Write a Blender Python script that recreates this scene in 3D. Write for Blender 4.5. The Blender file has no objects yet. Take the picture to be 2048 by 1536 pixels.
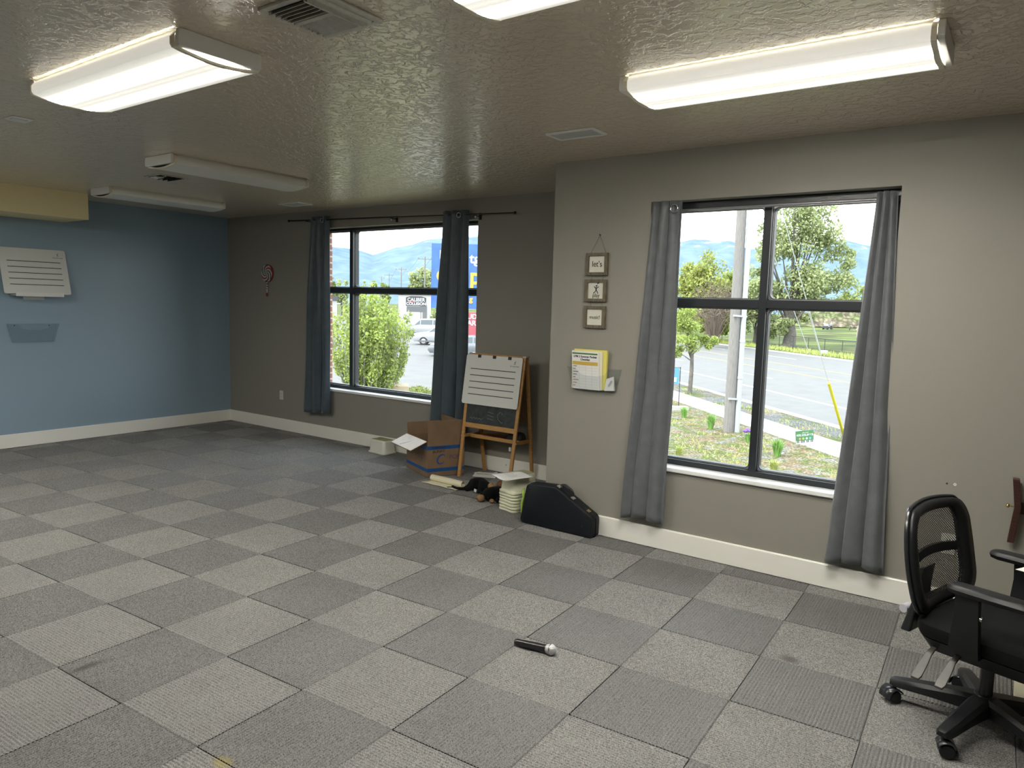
import bpy, bmesh, math, random
import numpy as np
from mathutils import Vector, Matrix, Euler

random.seed(7)
rng = np.random.default_rng(7)
SC = bpy.context.scene
COL = SC.collection
PI = math.pi

# ------------------------------------------------------------------ camera
CAM = np.array([4.95172763, -3.86966439, 1.64489015])
ROT = np.array([[0.8142422552305497, -0.08499592892210611, 0.5742693112675765],
                [0.5799069265314454, 0.07344368704011373, -0.8113655041932746],
                [0.02678630915078284, 0.9936708292491141, 0.10909068127689259]])
FPX = 1435.4193
cd = bpy.data.cameras.new('camera')
cd.sensor_fit = 'HORIZONTAL'
cd.sensor_width = 36.0
cd.lens = FPX / 2048 * 36
cd.clip_start = 0.05
cd.clip_end = 20000
cam = bpy.data.objects.new('camera', cd)
COL.objects.link(cam)
M4 = Matrix.Identity(4)
for i in range(3):
    for j in range(3):
        M4[i][j] = ROT[i][j]
    M4[i][3] = CAM[i]
cam.matrix_world = M4
SC.camera = cam

def ray(u, v):
    return ROT @ np.array([(u - 1024) / FPX, -(v - 768) / FPX, -1.0])
def hit(u, v, ax, val):
    d = ray(u, v)
    return Vector(CAM + (val - CAM[ax]) / d[ax] * d)
def onz(u, v, z=0.0): return hit(u, v, 2, z)
def ony(u, v, y): return hit(u, v, 1, y)
def onx(u, v, x): return hit(u, v, 0, x)
def row(P):
    q = ROT.T @ (np.array(P, float) - CAM)
    return 768 - FPX * q[1] / -q[2]
def depth(P):
    return float(-(ROT.T @ (np.array(P, float) - CAM))[2])
def height_for(P, v):
    """height of the point above P whose image row is v"""
    lo, hi = -50.0, 200.0
    for _ in range(60):
        mid = (lo + hi) / 2
        if row((P[0], P[1], mid)) > v: lo = mid
        else: hi = mid
    return lo

# ------------------------------------------------------------------ room
X0, YF, YR, XC, H, HB = -3.683, 1.771, 0.665, 2.083, 2.68, 0.146
XE, YB = 6.9, -6.3
G = -1.83                      # ground level outside

# ------------------------------------------------------------------ materials
MATS = {}
def nt(name):
    m = bpy.data.materials.new(name)
    m.use_nodes = True
    t = m.node_tree
    return m, t, t.nodes['Principled BSDF'], t.nodes['Material Output']

def mat(name, col, rough=.6, metal=0.0, spec=.5, noise=None, bump=None, trans=0.0, sheen=0.0, coat=0.0):
    """noise=(scale, amount) mottles the colour; bump=(scale, strength, distance)"""
    if name in MATS: return MATS[name]
    m, t, b, o = nt(name)
    b.inputs['Base Color'].default_value = (*col, 1)
    b.inputs['Roughness'].default_value = rough
    b.inputs['Metallic'].default_value = metal
    b.inputs['Specular IOR Level'].default_value = spec
    if sheen: b.inputs['Sheen Weight'].default_value = sheen
    if coat: b.inputs['Coat Weight'].default_value = coat
    if noise or bump:
        tc = t.nodes.new('ShaderNodeTexCoord')
    if noise:
        n = t.nodes.new('ShaderNodeTexNoise')
        n.inputs['Scale'].default_value = noise[0]
        n.inputs['Detail'].default_value = 5
        t.links.new(tc.outputs['Object'], n.inputs['Vector'])
        r = t.nodes.new('ShaderNodeValToRGB')
        a = noise[1]
        r.color_ramp.elements[0].position = .3
        r.color_ramp.elements[1].position = .7
        r.color_ramp.elements[0].color = (*[c * (1 - a) for c in col], 1)
        r.color_ramp.elements[1].color = (*[min(1, c * (1 + a)) for c in col], 1)
        t.links.new(n.outputs['Fac'], r.inputs['Fac'])
        t.links.new(r.outputs['Color'], b.inputs['Base Color'])
    if bump:
        n = t.nodes.new('ShaderNodeTexNoise')
        n.inputs['Scale'].default_value = bump[0]
        n.inputs['Detail'].default_value = 4
        t.links.new(tc.outputs['Object'], n.inputs['Vector'])
        bp = t.nodes.new('ShaderNodeBump')
        bp.inputs['Strength'].default_value = bump[1]
        bp.inputs['Distance'].default_value = bump[2]
        t.links.new(n.outputs['Fac'], bp.inputs['Height'])
        t.links.new(bp.outputs['Normal'], b.inputs['Normal'])
    if trans:
        tr = t.nodes.new('ShaderNodeBsdfTranslucent')
        tr.inputs['Color'].default_value = (*col, 1)
        mx = t.nodes.new('ShaderNodeMixShader')
        mx.inputs['Fac'].default_value = trans
        t.links.new(b.outputs['BSDF'], mx.inputs[1])
        t.links.new(tr.outputs['BSDF'], mx.inputs[2])
        t.links.new(mx.outputs['Shader'], o.inputs['Surface'])
        if noise: t.links.new(r.outputs['Color'], tr.inputs['Color'])
    MATS[name] = m
    return m

def clear_mat(name, tint, gloss=.08, rough=.02, fac=None):
    """thin clear sheet: mostly lets light straight through, with a weak mirror coat"""
    if name in MATS: return MATS[name]
    m, t, b, o = nt(name)
    t.nodes.remove(b)
    tr = t.nodes.new('ShaderNodeBsdfTransparent')
    tr.inputs['Color'].default_value = (*tint, 1)
    gl = t.nodes.new('ShaderNodeBsdfGlossy')
    gl.inputs['Roughness'].default_value = rough
    mx = t.nodes.new('ShaderNodeMixShader')
    lw = t.nodes.new('ShaderNodeFresnel')
    lw.inputs['IOR'].default_value = 1.45
    ge = t.nodes.new('ShaderNodeNewGeometry')
    sb = t.nodes.new('ShaderNodeMath'); sb.operation = 'SUBTRACT'; sb.inputs[0].default_value = 1.0
    ml = t.nodes.new('ShaderNodeMath'); ml.operation = 'MULTIPLY'
    t.links.new(ge.outputs['Backfacing'], sb.inputs[1])
    t.links.new(lw.outputs['Fac'], ml.inputs[0]); t.links.new(sb.outputs[0], ml.inputs[1])
    t.links.new(ml.outputs[0], mx.inputs['Fac'])
    t.links.new(tr.outputs['BSDF'], mx.inputs[1])
    t.links.new(gl.outputs['BSDF'], mx.inputs[2])
    t.links.new(mx.outputs['Shader'], o.inputs['Surface'])
    MATS[name] = m
    return m

def wood_mat(name, c1, c2, scale=(3, 3, 40), rough=.45):
    if name in MATS: return MATS[name]
    m, t, b, o = nt(name)
    tc = t.nodes.new('ShaderNodeTexCoord')
    mp = t.nodes.new('ShaderNodeMapping')
    mp.inputs['Scale'].default_value = scale
    n = t.nodes.new('ShaderNodeTexNoise')
    n.inputs['Scale'].default_value = 4
    n.inputs['Detail'].default_value = 6
    r = t.nodes.new('ShaderNodeValToRGB')
    r.color_ramp.elements[0].color = (*c1, 1)
    r.color_ramp.elements[1].color = (*c2, 1)
    r.color_ramp.elements[0].position = .3
    r.color_ramp.elements[1].position = .7
    t.links.new(tc.outputs['Object'], mp.inputs['Vector'])
    t.links.new(mp.outputs['Vector'], n.inputs['Vector'])
    t.links.new(n.outputs['Fac'], r.inputs['Fac'])
    t.links.new(r.outputs['Color'], b.inputs['Base Color'])
    b.inputs['Roughness'].default_value = rough
    MATS[name] = m
    return m

# ------------------------------------------------------------------ mesh building
class MB:
    def __init__(s):
        s.v = []; s.f = []
    def add(s, vs, fs, M=None):
        k = len(s.v)
        if M is not None: vs = [M @ Vector(p) for p in vs]
        s.v += [tuple(p) for p in vs]
        s.f += [tuple(i + k for i in f) for f in fs]
        return s
    def box(s, a, b, M=None):
        x0, y0, z0 = a; x1, y1, z1 = b
        vs = [(x0, y0, z0), (x1, y0, z0), (x1, y1, z0), (x0, y1, z0), (x0, y0, z1), (x1, y0, z1), (x1, y1, z1), (x0, y1, z1)]
        fs = [(0, 3, 2, 1), (4, 5, 6, 7), (0, 1, 5, 4), (1, 2, 6, 5), (2, 3, 7, 6), (3, 0, 4, 7)]
        return s.add(vs, fs, M)
    def bar(s, a, b, w, t, up=(0, 0, 1)):
        """rectangular bar from a to b, w wide (across), t thick (along up)"""
        a = Vector(a); b = Vector(b); d = (b - a).normalized()
        u = Vector(up); x = d.cross(u)
        if x.length < 1e-4: x = d.cross(Vector((1, 0, 0)))
        x.normalize(); y = x.cross(d).normalized()
        vs = []
        for p in (a, b):
            for sx, sy in ((-1, -1), (1, -1), (1, 1), (-1, 1)):
                vs.append(p + x * sx * w / 2 + y * sy * t / 2)
        return s.add(vs, [(3, 2, 1, 0), (4, 5, 6, 7), (0, 1, 5, 4), (1, 2, 6, 5), (2, 3, 7, 6), (3, 0, 4, 7)])
    def tube(s, pts, r, n=10, closed=False, caps=True):
        pts = [Vector(p) for p in pts]; N = len(pts)
        rs = list(r) if hasattr(r, '__len__') else [r] * N
        vs = []; ref = None
        for i, p in enumerate(pts):
            if closed: d = pts[(i + 1) % N] - pts[i - 1]
            else: d = pts[min(i + 1, N - 1)] - pts[max(i - 1, 0)]
            d.normalize()
            if ref is None:
                ref = Vector((0, 0, 1)) if abs(d.z) < .9 else Vector((1, 0, 0))
            x = ref - d * ref.dot(d)
            if x.length < 1e-5: x = d.orthogonal()
            x.normalize(); ref = x; y = d.cross(x)
            for k in range(n):
                a = 2 * PI * k / n
                vs.append(p + (x * math.cos(a) + y * math.sin(a)) * rs[i])
        fs = []
        for i in range(N if closed else N - 1):
            j = (i + 1) % N
            for k in range(n):
                fs.append((i * n + k, i * n + (k + 1) % n, j * n + (k + 1) % n, j * n + k))
        if caps and not closed:
            fs.append(tuple(range(n - 1, -1, -1)))
            fs.append(tuple((N - 1) * n + k for k in range(n)))
        return s.add(vs, fs)
    def lathe(s, prof, n=24, M=None, caps=True):
        """prof = [(r, z)...] turned about z"""
        vs = []; fs = []
        for r, z in prof:
            for k in range(n):
                a = 2 * PI * k / n
                vs.append((r * math.cos(a), r * math.sin(a), z))
        for i in range(len(prof) - 1):
            for k in range(n):
                fs.append((i * n + k, i * n + (k + 1) % n, (i + 1) * n + (k + 1) % n, (i + 1) * n + k))
        if caps:
            fs.append(tuple(range(n - 1, -1, -1)))
            fs.append(tuple((len(prof) - 1) * n + k for k in range(n)))
        return s.add(vs, fs, M)
    def prism(s, poly, z0, z1, M=None):
        """poly = [(x, y)...] counter-clockwise, extruded from z0 to z1"""
        n = len(poly)
        vs = [(x, y, z0) for x, y in poly] + [(x, y, z1) for x, y in poly]
        fs = [tuple(range(n - 1, -1, -1)), tuple(range(n, 2 * n))]
        fs += [(i, (i + 1) % n, n + (i + 1) % n, n + i) for i in range(n)]
        return s.add(vs, fs, M)
    def loft(s, rings, caps=True, closed=True):
        n = len(rings[0]); vs = [p for r in rings for p in r]; fs = []
        for i in range(len(rings) - 1):
            for k in range(n if closed else n - 1):
                fs.append((i * n + k, i * n + (k + 1) % n, (i + 1) * n + (k + 1) % n, (i + 1) * n + k))
        if caps and closed:
            fs.append(tuple(range(n - 1, -1, -1)))
            fs.append(tuple((len(rings) - 1) * n + k for k in range(n)))
        return s.add(vs, fs)
    def ball(s, c, r, nu=16, nv=10, M=None):
        rx, ry, rz = r if hasattr(r, '__len__') else (r, r, r)
        vs = [(0, 0, -rz)]; fs = []
        for i in range(1, nv):
            t = PI * i / nv
            for k in range(nu):
                a = 2 * PI * k / nu
                vs.append((rx * math.sin(t) * math.cos(a), ry * math.sin(t) * math.sin(a), -rz * math.cos(t)))
        vs.append((0, 0, rz)); top = len(vs) - 1
        for k in range(nu):
            fs.append((0, 1 + (k + 1) % nu, 1 + k))
            fs.append((top, 1 + (nv - 2) * nu + k, 1 + (nv - 2) * nu + (k + 1) % nu))
        for i in range(nv - 2):
            for k in range(nu):
                a = 1 + i * nu
                fs.append((a + k, a + (k + 1) % nu, a + nu + (k + 1) % nu, a + nu + k))
        T = Matrix.Translation(Vector(c))
        return s.add(vs, fs, T @ M if M is not None else T)
    def build(s, name, m, parent=None, loc=None, smooth=False, bevel=0, seg=2, fixn=False):
        me = bpy.data.meshes.new(name)
        me.from_pydata(s.v, [], s.f)
        if fixn:
            bm = bmesh.new(); bm.from_mesh(me)
            bmesh.ops.recalc_face_normals(bm, faces=bm.faces)
            bm.to_mesh(me); bm.free()
        me.update()
        if m is not None: me.materials.append(m)
        if smooth:
            me.polygons.foreach_set('use_smooth', [True] * len(me.polygons))
            if smooth != 'all':
                try: me.set_sharp_from_angle(angle=math.radians(40))
                except Exception: pass
        o = bpy.data.objects.new(name, me)
        COL.objects.link(o)
        if parent is not None: o.parent = parent
        if loc is not None: o.location = loc
        if bevel:
            md = o.modifiers.new('bevel', 'BEVEL')
            md.width = bevel; md.segments = seg; md.limit_method = 'ANGLE'; md.angle_limit = math.radians(35)
        return o

def rrect(x0, y0, x1, y1, r, n=5):
    p = []
    for cx, cy, a0 in ((x1 - r, y0 + r, -PI / 2), (x1 - r, y1 - r, 0), (x0 + r, y1 - r, PI / 2), (x0 + r, y0 + r, PI)):
        for k in range(n + 1):
            a = a0 + PI / 2 * k / n
            p.append((cx + r * math.cos(a), cy + r * math.sin(a)))
    return p

def ring_prism(mb, outer, inner, z0, z1, M=None):
    """frame between two polygons of equal point count"""
    n = len(outer)
    vs = [(x, y, z0) for x, y in outer] + [(x, y, z0) for x, y in inner] + [(x, y, z1) for x, y in outer] + [(x, y, z1) for x, y in inner]
    fs = []
    for i in range(n):
        j = (i + 1) % n
        fs += [(i, n + i, n + j, j), (2 * n + i, 2 * n + j, 3 * n + j, 3 * n + i), (i, j, 2 * n + j, 2 * n + i), (n + i, 3 * n + i, 3 * n + j, n + j)]
    mb.add(vs, fs, M)

def frame_m(org, xa, ya):
    """matrix with local x along xa, local y along ya, z = x cross y"""
    x = Vector(xa).normalized(); y = Vector(ya); y = (y - x * y.dot(x)).normalized(); z = x.cross(y)
    M = Matrix.Identity(4)
    for i in range(3):
        M[i][0], M[i][1], M[i][2], M[i][3] = x[i], y[i], z[i], org[i]
    return M

def tag(o, label=None, cat=None, group=None, kind=None):
    if label: o['label'] = label
    if cat: o['category'] = cat
    if group: o['group'] = group
    if kind: o['kind'] = kind
    return o
def thing(name, label, cat, loc=(0, 0, 0), rz=0, group=None):
    o = bpy.data.objects.new(name, None)
    o.empty_display_size = .1
    COL.objects.link(o); o.location = loc; o.rotation_euler = (0, 0, rz)
    return tag(o, label, cat, group)
def struct(o):
    o['kind'] = 'structure'; return o
def kids(o): return [c for c in bpy.data.objects if c.parent == o]
def copy_tree(o, parent=None):
    c = o.copy(); COL.objects.link(c)
    if parent is not None: c.parent = parent
    for ch in kids(o):
        if ch is not c: copy_tree(ch, c)
    return c

def text(name, s, size, m, parent, M, align='CENTER', thick=.0006, bold=0.0, sx=1.0):
    """lettering as a thin solid; M places it (local x = reading direction, local y = up)"""
    cu = bpy.data.curves.new(name, 'FONT')
    cu.body = s; cu.size = size; cu.align_x = align; cu.align_y = 'CENTER'; cu.extrude = thick; cu.offset = bold
    tmp = bpy.data.objects.new(name + '_t', cu)
    COL.objects.link(tmp)
    dg = bpy.context.evaluated_depsgraph_get()
    me = bpy.data.meshes.new_from_object(tmp.evaluated_get(dg))
    bpy.data.objects.remove(tmp); bpy.data.curves.remove(cu)
    me.name = name
    me.transform(M @ Matrix.Diagonal((sx, 1, 1, 1)))
    me.materials.clear(); me.materials.append(m)
    o = bpy.data.objects.new(name, me)
    COL.objects.link(o)
    if parent is not None: o.parent = parent
    return o

# ================================================================== setting
def paint(name, col, rough, bump=0.0, spec=.5, scale=90):
    if name in MATS: return MATS[name]
    return mat(name, col, rough, spec=spec, bump=(scale, bump, .002) if bump else None)
M_TAUPE = paint('taupe_paint', (.262, .248, .220), .55, .12)
M_BLUE = paint('blue_paint', (.25, .345, .425), .38, .12)
M_TAN = paint('tan_paint', (.80, .70, .42), .6, .1)
M_TRIM = paint('trim_paint', (.80, .79, .74), .4, .05)
M_SILLW = paint('sill_white', (.78, .79, .79), .35)

def ceiling_material():
    m, t, b, o = nt('textured_ceiling_paint')
    b.inputs['Base Color'].default_value = (.70, .60, .46, 1)
    b.inputs['Roughness'].default_value = .30
    b.inputs['Specular IOR Level'].default_value = 1.0
    b.inputs['Coat Weight'].default_value = 1.0; b.inputs['Coat Roughness'].default_value = .24
    tc = t.nodes.new('ShaderNodeTexCoord')
    mp = t.nodes.new('ShaderNodeMapping')
    mp.inputs['Scale'].default_value = (1.0, 1.0, 1.0)
    warp = t.nodes.new('ShaderNodeTexNoise'); warp.inputs['Scale'].default_value = 7; warp.inputs['Detail'].default_value = 3
    mix = t.nodes.new('ShaderNodeVectorMath'); mix.operation = 'MULTIPLY_ADD'
    mix.inputs[1].default_value = (.10, .10, .10)
    n = t.nodes.new('ShaderNodeTexNoise'); n.inputs['Scale'].default_value = 24; n.inputs['Detail'].default_value = 4
    n.inputs['Roughness'].default_value = .55
    r = t.nodes.new('ShaderNodeValToRGB')
    r.color_ramp.elements[0].position = .44; r.color_ramp.elements[1].position = .56
    n2 = t.nodes.new('ShaderNodeTexNoise'); n2.inputs['Scale'].default_value = 160; n2.inputs['Detail'].default_value = 2
    ad = t.nodes.new('ShaderNodeMath'); ad.operation = 'MULTIPLY_ADD'; ad.inputs[1].default_value = .04
    bp = t.nodes.new('ShaderNodeBump'); bp.inputs['Strength'].default_value = .7; bp.inputs['Distance'].default_value = .006
    L = t.links.new
    L(tc.outputs['Object'], mp.inputs['Vector']); L(mp.outputs['Vector'], warp.inputs['Vector'])
    L(warp.outputs['Color'], mix.inputs[0]); L(mp.outputs['Vector'], mix.inputs[2])
    L(mix.outputs['Vector'], n.inputs['Vector']); L(mp.outputs['Vector'], n2.inputs['Vector'])
    L(n.outputs['Fac'], r.inputs['Fac']); L(n2.outputs['Fac'], ad.inputs[0]); L(r.outputs['Color'], ad.inputs[2])
    L(ad.outputs['Value'], bp.inputs['Height']); L(bp.outputs['Normal'], b.inputs['Normal']); L(bp.outputs['Normal'], b.inputs['Coat Normal'])
    return m

def brick_material():
    m, t, b, o = nt('red_brown_brick')
    tc = t.nodes.new('ShaderNodeTexCoord')
    sp = t.nodes.new('ShaderNodeSeparateXYZ'); cb = t.nodes.new('ShaderNodeCombineXYZ'); ad = t.nodes.new('ShaderNodeMath')
    br = t.nodes.new('ShaderNodeTexBrick')
    br.inputs['Color1'].default_value = (.30, .13, .08, 1); br.inputs['Color2'].default_value = (.22, .10, .07, 1)
    br.inputs['Mortar'].default_value = (.45, .42, .38, 1); br.inputs['Scale'].default_value = 1
    br.inputs['Brick Width'].default_value = .2; br.inputs['Row Height'].default_value = .075; br.inputs['Mortar Size'].default_value = .01
    L = t.links.new
    L(tc.outputs['Object'], sp.inputs[0]); L(sp.outputs['X'], ad.inputs[0]); L(sp.outputs['Y'], ad.inputs[1])
    L(ad.outputs[0], cb.inputs['X']); L(sp.outputs['Z'], cb.inputs['Y']); L(cb.outputs[0], br.inputs['Vector'])
    L(br.outputs['Color'], b.inputs['Base Color']); b.inputs['Roughness'].default_value = .85
    return m

M_CEIL = ceiling_material()
M_BRICK = brick_material()

# --- carpet tiles: real ribs, quarter-turned from tile to tile
A_T, B_T, O_T = Vector((.50302, .02764)), Vector((-.01485, .48670)), Vector((-2.00047, -.31031))
def carpet_material(name, base):
    m, t, b, o = nt(name)
    L = t.links.new
    tc = t.nodes.new('ShaderNodeTexCoord')
    n = t.nodes.new('ShaderNodeTexNoise'); n.inputs['Scale'].default_value = 210; n.inputs['Detail'].default_value = 3; n.inputs['Roughness'].default_value = .7
    r = t.nodes.new('ShaderNodeValToRGB')
    r.color_ramp.elements[0].position = .36; r.color_ramp.elements[1].position = .66
    r.color_ramp.elements[0].color = (*[c * .50 for c in base], 1)
    r.color_ramp.elements[1].color = (*[c * 1.95 for c in base], 1)
    n2 = t.nodes.new('ShaderNodeTexNoise'); n2.inputs['Scale'].default_value = 2.3; n2.inputs['Detail'].default_value = 4
    mx = t.nodes.new('ShaderNodeMix'); mx.data_type = 'RGBA'; mx.blend_type = 'MULTIPLY'; mx.inputs['Factor'].default_value = .3
    L(tc.outputs['Object'], n.inputs['Vector']); L(tc.outputs['Object'], n2.inputs['Vector'])
    L(n.outputs['Fac'], r.inputs['Fac']); L(r.outputs['Color'], mx.inputs['A']); L(n2.outputs['Fac'], mx.inputs['B'])
    last = mx.outputs['Result']
    # spilt marks with a shape of their own
    for (x, y, rx, ry, col, amt) in STAINS:
        sub = t.nodes.new('ShaderNodeVectorMath'); sub.operation = 'SUBTRACT'; sub.inputs[1].default_value = (x, y, 0)
        scl = t.nodes.new('ShaderNodeVectorMath'); scl.operation = 'MULTIPLY'; scl.inputs[1].default_value = (1 / rx, 1 / ry, 0)
        ln = t.nodes.new('ShaderNodeVectorMath'); ln.operation = 'LENGTH'
        mr = t.nodes.new('ShaderNodeMapRange'); mr.inputs['From Min'].default_value = .4; mr.inputs['From Max'].default_value = 1.1
        mr.inputs['To Min'].default_value = amt; mr.inputs['To Max'].default_value = 0
        ms = t.nodes.new('ShaderNodeMix'); ms.data_type = 'RGBA'; ms.inputs['B'].default_value = (*col, 1)
        L(tc.outputs['Object'], sub.inputs[0]); L(sub.outputs[0], scl.inputs[0]); L(scl.outputs[0], ln.inputs[0])
        L(ln.outputs['Value'], mr.inputs['Value']); L(mr.outputs['Result'], ms.inputs['Factor']); L(last, ms.inputs['A'])
        last = ms.outputs['Result']
    L(last, b.inputs['Base Color'])
    b.inputs['Roughness'].default_value = .9
    b.inputs['Specular IOR Level'].default_value = .25
    b.inputs['Sheen Weight'].default_value = .15
    return m
STAINS = []
for u, v, rx, ry, col, amt in ((1580, 1318, .055, .04, (.07, .066, .06), .75), (172, 1333, .03, .10, (.05, .047, .04), .7), (445, 1524, .05, .035, (.32, .26, .06), .55)):
    q = onz(u, v); STAINS.append((q.x, q.y, rx, ry, col, amt))

def build_floor():
    NR, HR = 34, .0062
    prof = [(0, -HR), (.2, -HR * .35), (.5, 0), (.8, -HR * .35)]
    vs = []; fs = []; mi = []
    def clamp(x, y):
        x = min(max(x, X0 - .12), XE + .1); y = max(y, YB - .1)
        y = min(y, (YF if x < XC + .02 else YR) + .12)
        return x, y
    for a in range(-6, 20):
        for b in range(-15, 7):
            c = O_T + A_T * (a + .5) + B_T * (b + .5)
            if not (X0 - .35 < c.x < XE + .35 and YB - .35 < c.y < YF + .35): continue
            if c.x > XC + .45 and c.y > YR + .35: continue
            even = (a + b) % 2 == 0
            k0 = len(vs); g = .002
            # even tiles: ribs run along b, profile across a
            seq = [(g, -HR * 1.6)]
            for i in range(NR):
                for p, h in prof: seq.append((g + (1 - 2 * g) * (i + p) / NR, h))
            seq.append((1 - g, -HR * 1.6))
            for (p, h) in seq:
                for q in (g, 1 - g):
                    w = O_T + (A_T * (a + p) + B_T * (b + q) if even else A_T * (a + q) + B_T * (b + p))
                    x, y = clamp(w.x, w.y)
                    vs.append((x, y, h))
            for i in range(len(seq) - 1):
                f = (k0 + 2 * i, k0 + 2 * i + 1, k0 + 2 * i + 3, k0 + 2 * i + 2)
                fs.append(f if not even else f[::-1]); mi.append(0 if even else 1)
    # underlay between the tiles
    k = len(vs)
    z = -HR * 1.7
    vs += [(X0 - .12, YB - .1, z), (XE + .1, YB - .1, z), (XE + .1, YR + .12, z), (XC + .02, YR + .12, z), (XC + .02, YF + .12, z), (X0 - .12, YF + .12, z)]
    fs.append((k, k + 1, k + 2, k + 3, k + 4, k + 5)); mi.append(2)
    me = bpy.data.meshes.new('floor')
    me.from_pydata(vs, [], fs)
    me.materials.append(carpet_material('carpet_ribs_across', CARPET_EVEN))
    me.materials.append(carpet_material('carpet_ribs_along', CARPET_ODD))
    me.materials.append(mat('carpet_seam', (.03, .03, .03), .9))
    me.polygons.foreach_set('material_index', mi)
    me.update()
    me.polygons.foreach_set('use_smooth', [True] * len(fs))
    o = bpy.data.objects.new('floor', me); COL.objects.link(o)
    return struct(o)
CARPET_EVEN = (.142, .140, .137)  # darker base: the shade of ribs seen crosswise is put into the colour
CARPET_ODD = (.186, .183, .179)
floor = build_floor()
struct(MB().box((X0 - .2, YB - .2, -.28), (XE + .2, YF + .2, -.03)).build('slab', mat('concrete', (.4, .39, .37), .9)))
struct(MB().box((X0 - .2, YB - .2, H), (XE + .2, YF + .32, H + .14)).build('ceiling', M_CEIL))

# --- walls with window openings
W1X0, W1X1, W1Z0, W1Z1 = -1.95, .50, .60, 2.475
W2X0, W2X1, W2Z0, W2Z1 = 2.846, 4.338, .57, 2.357
def wall_y(name, xa, xb, y, t, op, m):
    x0, x1, z0, z1 = op
    mb = MB()
    mb.box((xa, y, -.2), (x0, y + t, H)); mb.box((x1, y, -.2), (xb, y + t, H))
    mb.box((x0, y, -.2), (x1, y + t, z0)); mb.box((x0, y, z1), (x1, y + t, H))
    return struct(mb.build(name, m))
wall_y('wall_back', X0 - .2, XC + .12, YF, .2, (W1X0, W1X1, W1Z0, W1Z1), M_TAUPE)
wall_y('wall_right', XC, XE + .2, YR, .2, (W2X0, W2X1, W2Z0, W2Z1), M_TAUPE)
struct(MB().box((XC, YR + .2, -.2), (XC + .12, YF, H)).build('wall_alcove', M_TAUPE))
struct(MB().box((X0 - .2, YB - .2, -.2), (X0, YF, H)).build('wall_left', M_BLUE))
struct(MB().box((X0, YB - .2, -.2), (XE, YB, H)).build('wall_front', M_TAUPE))
struct(MB().box((XE, YB - .2, -.2), (XE + .2, YR, H)).build('wall_east', M_TAUPE))
def brick_skin(name, xa, xb, y, op):
    x0, x1, z0, z1 = op
    mb = MB()
    mb.box((xa, y, G - .3), (x0, y + .12, H + .5)); mb.box((x1, y, G - .3), (xb, y + .12, H + .5))
    mb.box((x0, y, G - .3), (x1, y + .12, z0)); mb.box((x0, y, z1), (x1, y + .12, H + .5))
    return struct(mb.build(name, M_BRICK))
brick_skin('wall_exterior_back', X0 - .32, XC + .12, YF + .2, (W1X0 - .06, W1X1 + .02, W1Z0 + .03, W1Z1 + .02))
brick_skin('wall_exterior_right', XC + .12, XE + .32, YR + .2, (W2X0 - .04, W2X1 + .02, W2Z0 + .03, W2Z1 + .02))

# --- baseboards
def baseboard(name, a, b, nrm, ext=0):
    a = Vector((*a, 0)); b = Vector((*b, 0)); n = Vector((*nrm, 0)); d = (b - a).normalized()
    M = frame_m(a, d, (0, 0, 1))
    s = 1 if (M.to_3x3() @ Vector((0, 0, 1))).dot(n) > 0 else -1
    L = (b - a).length
    prof = [(0, .004), (.016, .004), (.016, HB - .006), (.011, HB), (0, HB)]
    rings = []
    for x in (0, L):
        rings.append([tuple(M @ Vector((x, z, s * y))) for y, z in prof])
    return struct(MB().loft(rings).build(name, M_TRIM, fixn=True))
baseboard('baseboard_left', (X0, YB), (X0, YF), (1, 0))
baseboard('baseboard_back', (X0, YF), (XC, YF), (0, -1))
baseboard('baseboard_alcove', (XC, YF), (XC, YR - .016), (-1, 0))
baseboard('baseboard_right', (XC, YR), (XE, YR), (0, -1))

# --- tan soffit along the blue wall
s0 = onz(175, 388, H)
struct(MB().box((X0, YB, 2.414), (-3.13, -.211, H)).build('trim_soffit', M_TAN))

# --- windows
M_FRAME = mat('black_aluminium', (.018, .022, .027), .35, spec=.5)
M_ALU = mat('silver_edge', (.42, .44, .46), .3, metal=.8)
M_GASK = mat('black_gasket', (.012, .013, .015), .5)
M_GLASS = clear_mat('window_glass', (.97, .985, .98))
def window(name, x0, x1, z0, z1, y, cols, zr0, zr1, bot, top, side):
    """cols = [(left, right)...] clear openings; zr0..zr1 the cross rail"""
    root = bpy.data.objects.new(name, None); COL.objects.link(root); struct(root)
    fr = MB(); D = .06
    fr.box((x0, y, z0), (x1, y + D, bot)); fr.box((x0, y, top), (x1, y + D, z1))
    fr.box((x0, y, bot), (cols[0][0], y + D, top)); fr.box((cols[-1][1], y, bot), (x1, y + D, top))
    fr.build('window_frame', M_FRAME, root, bevel=.002)
    for i in range(len(cols) - 1):
        MB().box((cols[i][1], y - .004, bot), (cols[i + 1][0], y + D, top)).build('mullion', M_FRAME, root, bevel=.002)
    for a, b in cols:
        MB().box((a, y - .002, zr0), (b, y + D, zr1)).build('cross_rail', M_FRAME, root, bevel=.002)
    for a, b in cols:
        for c, d in ((bot, zr0), (zr1, top)):
            M = frame_m((0, y + .052, 0), (1, 0, 0), (0, 0, 1))       # local z = -y
            q = MB(); ring_prism(q, rrect(a, c, b, d, .001), rrect(a + .011, c + .011, b - .011, d - .011, .03), -.028, .02, M)
            g = q.build('gasket', M_GASK, root)
            q = MB(); ring_prism(q, rrect(a + .002, c + .002, b - .002, d - .002, .012), rrect(a + .008, c + .008, b - .008, d - .008, .028), .02, .0235, M)
            q.build('edge_strip', M_ALU, g)
            MB().box((a + .004, y + .058, c + .004), (b - .004, y + .063, d - .004)).build('pane', M_GLASS, root)
    return root
w1 = window('window_1', W1X0, W1X1, W1Z0 + .008, W1Z1, YF + .1,
            [(W1X0 + .05, -1.449), (-1.395, .025), (.079, W1X1 - .05)], 1.738, 1.797, .648, 2.448, .05)
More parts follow.
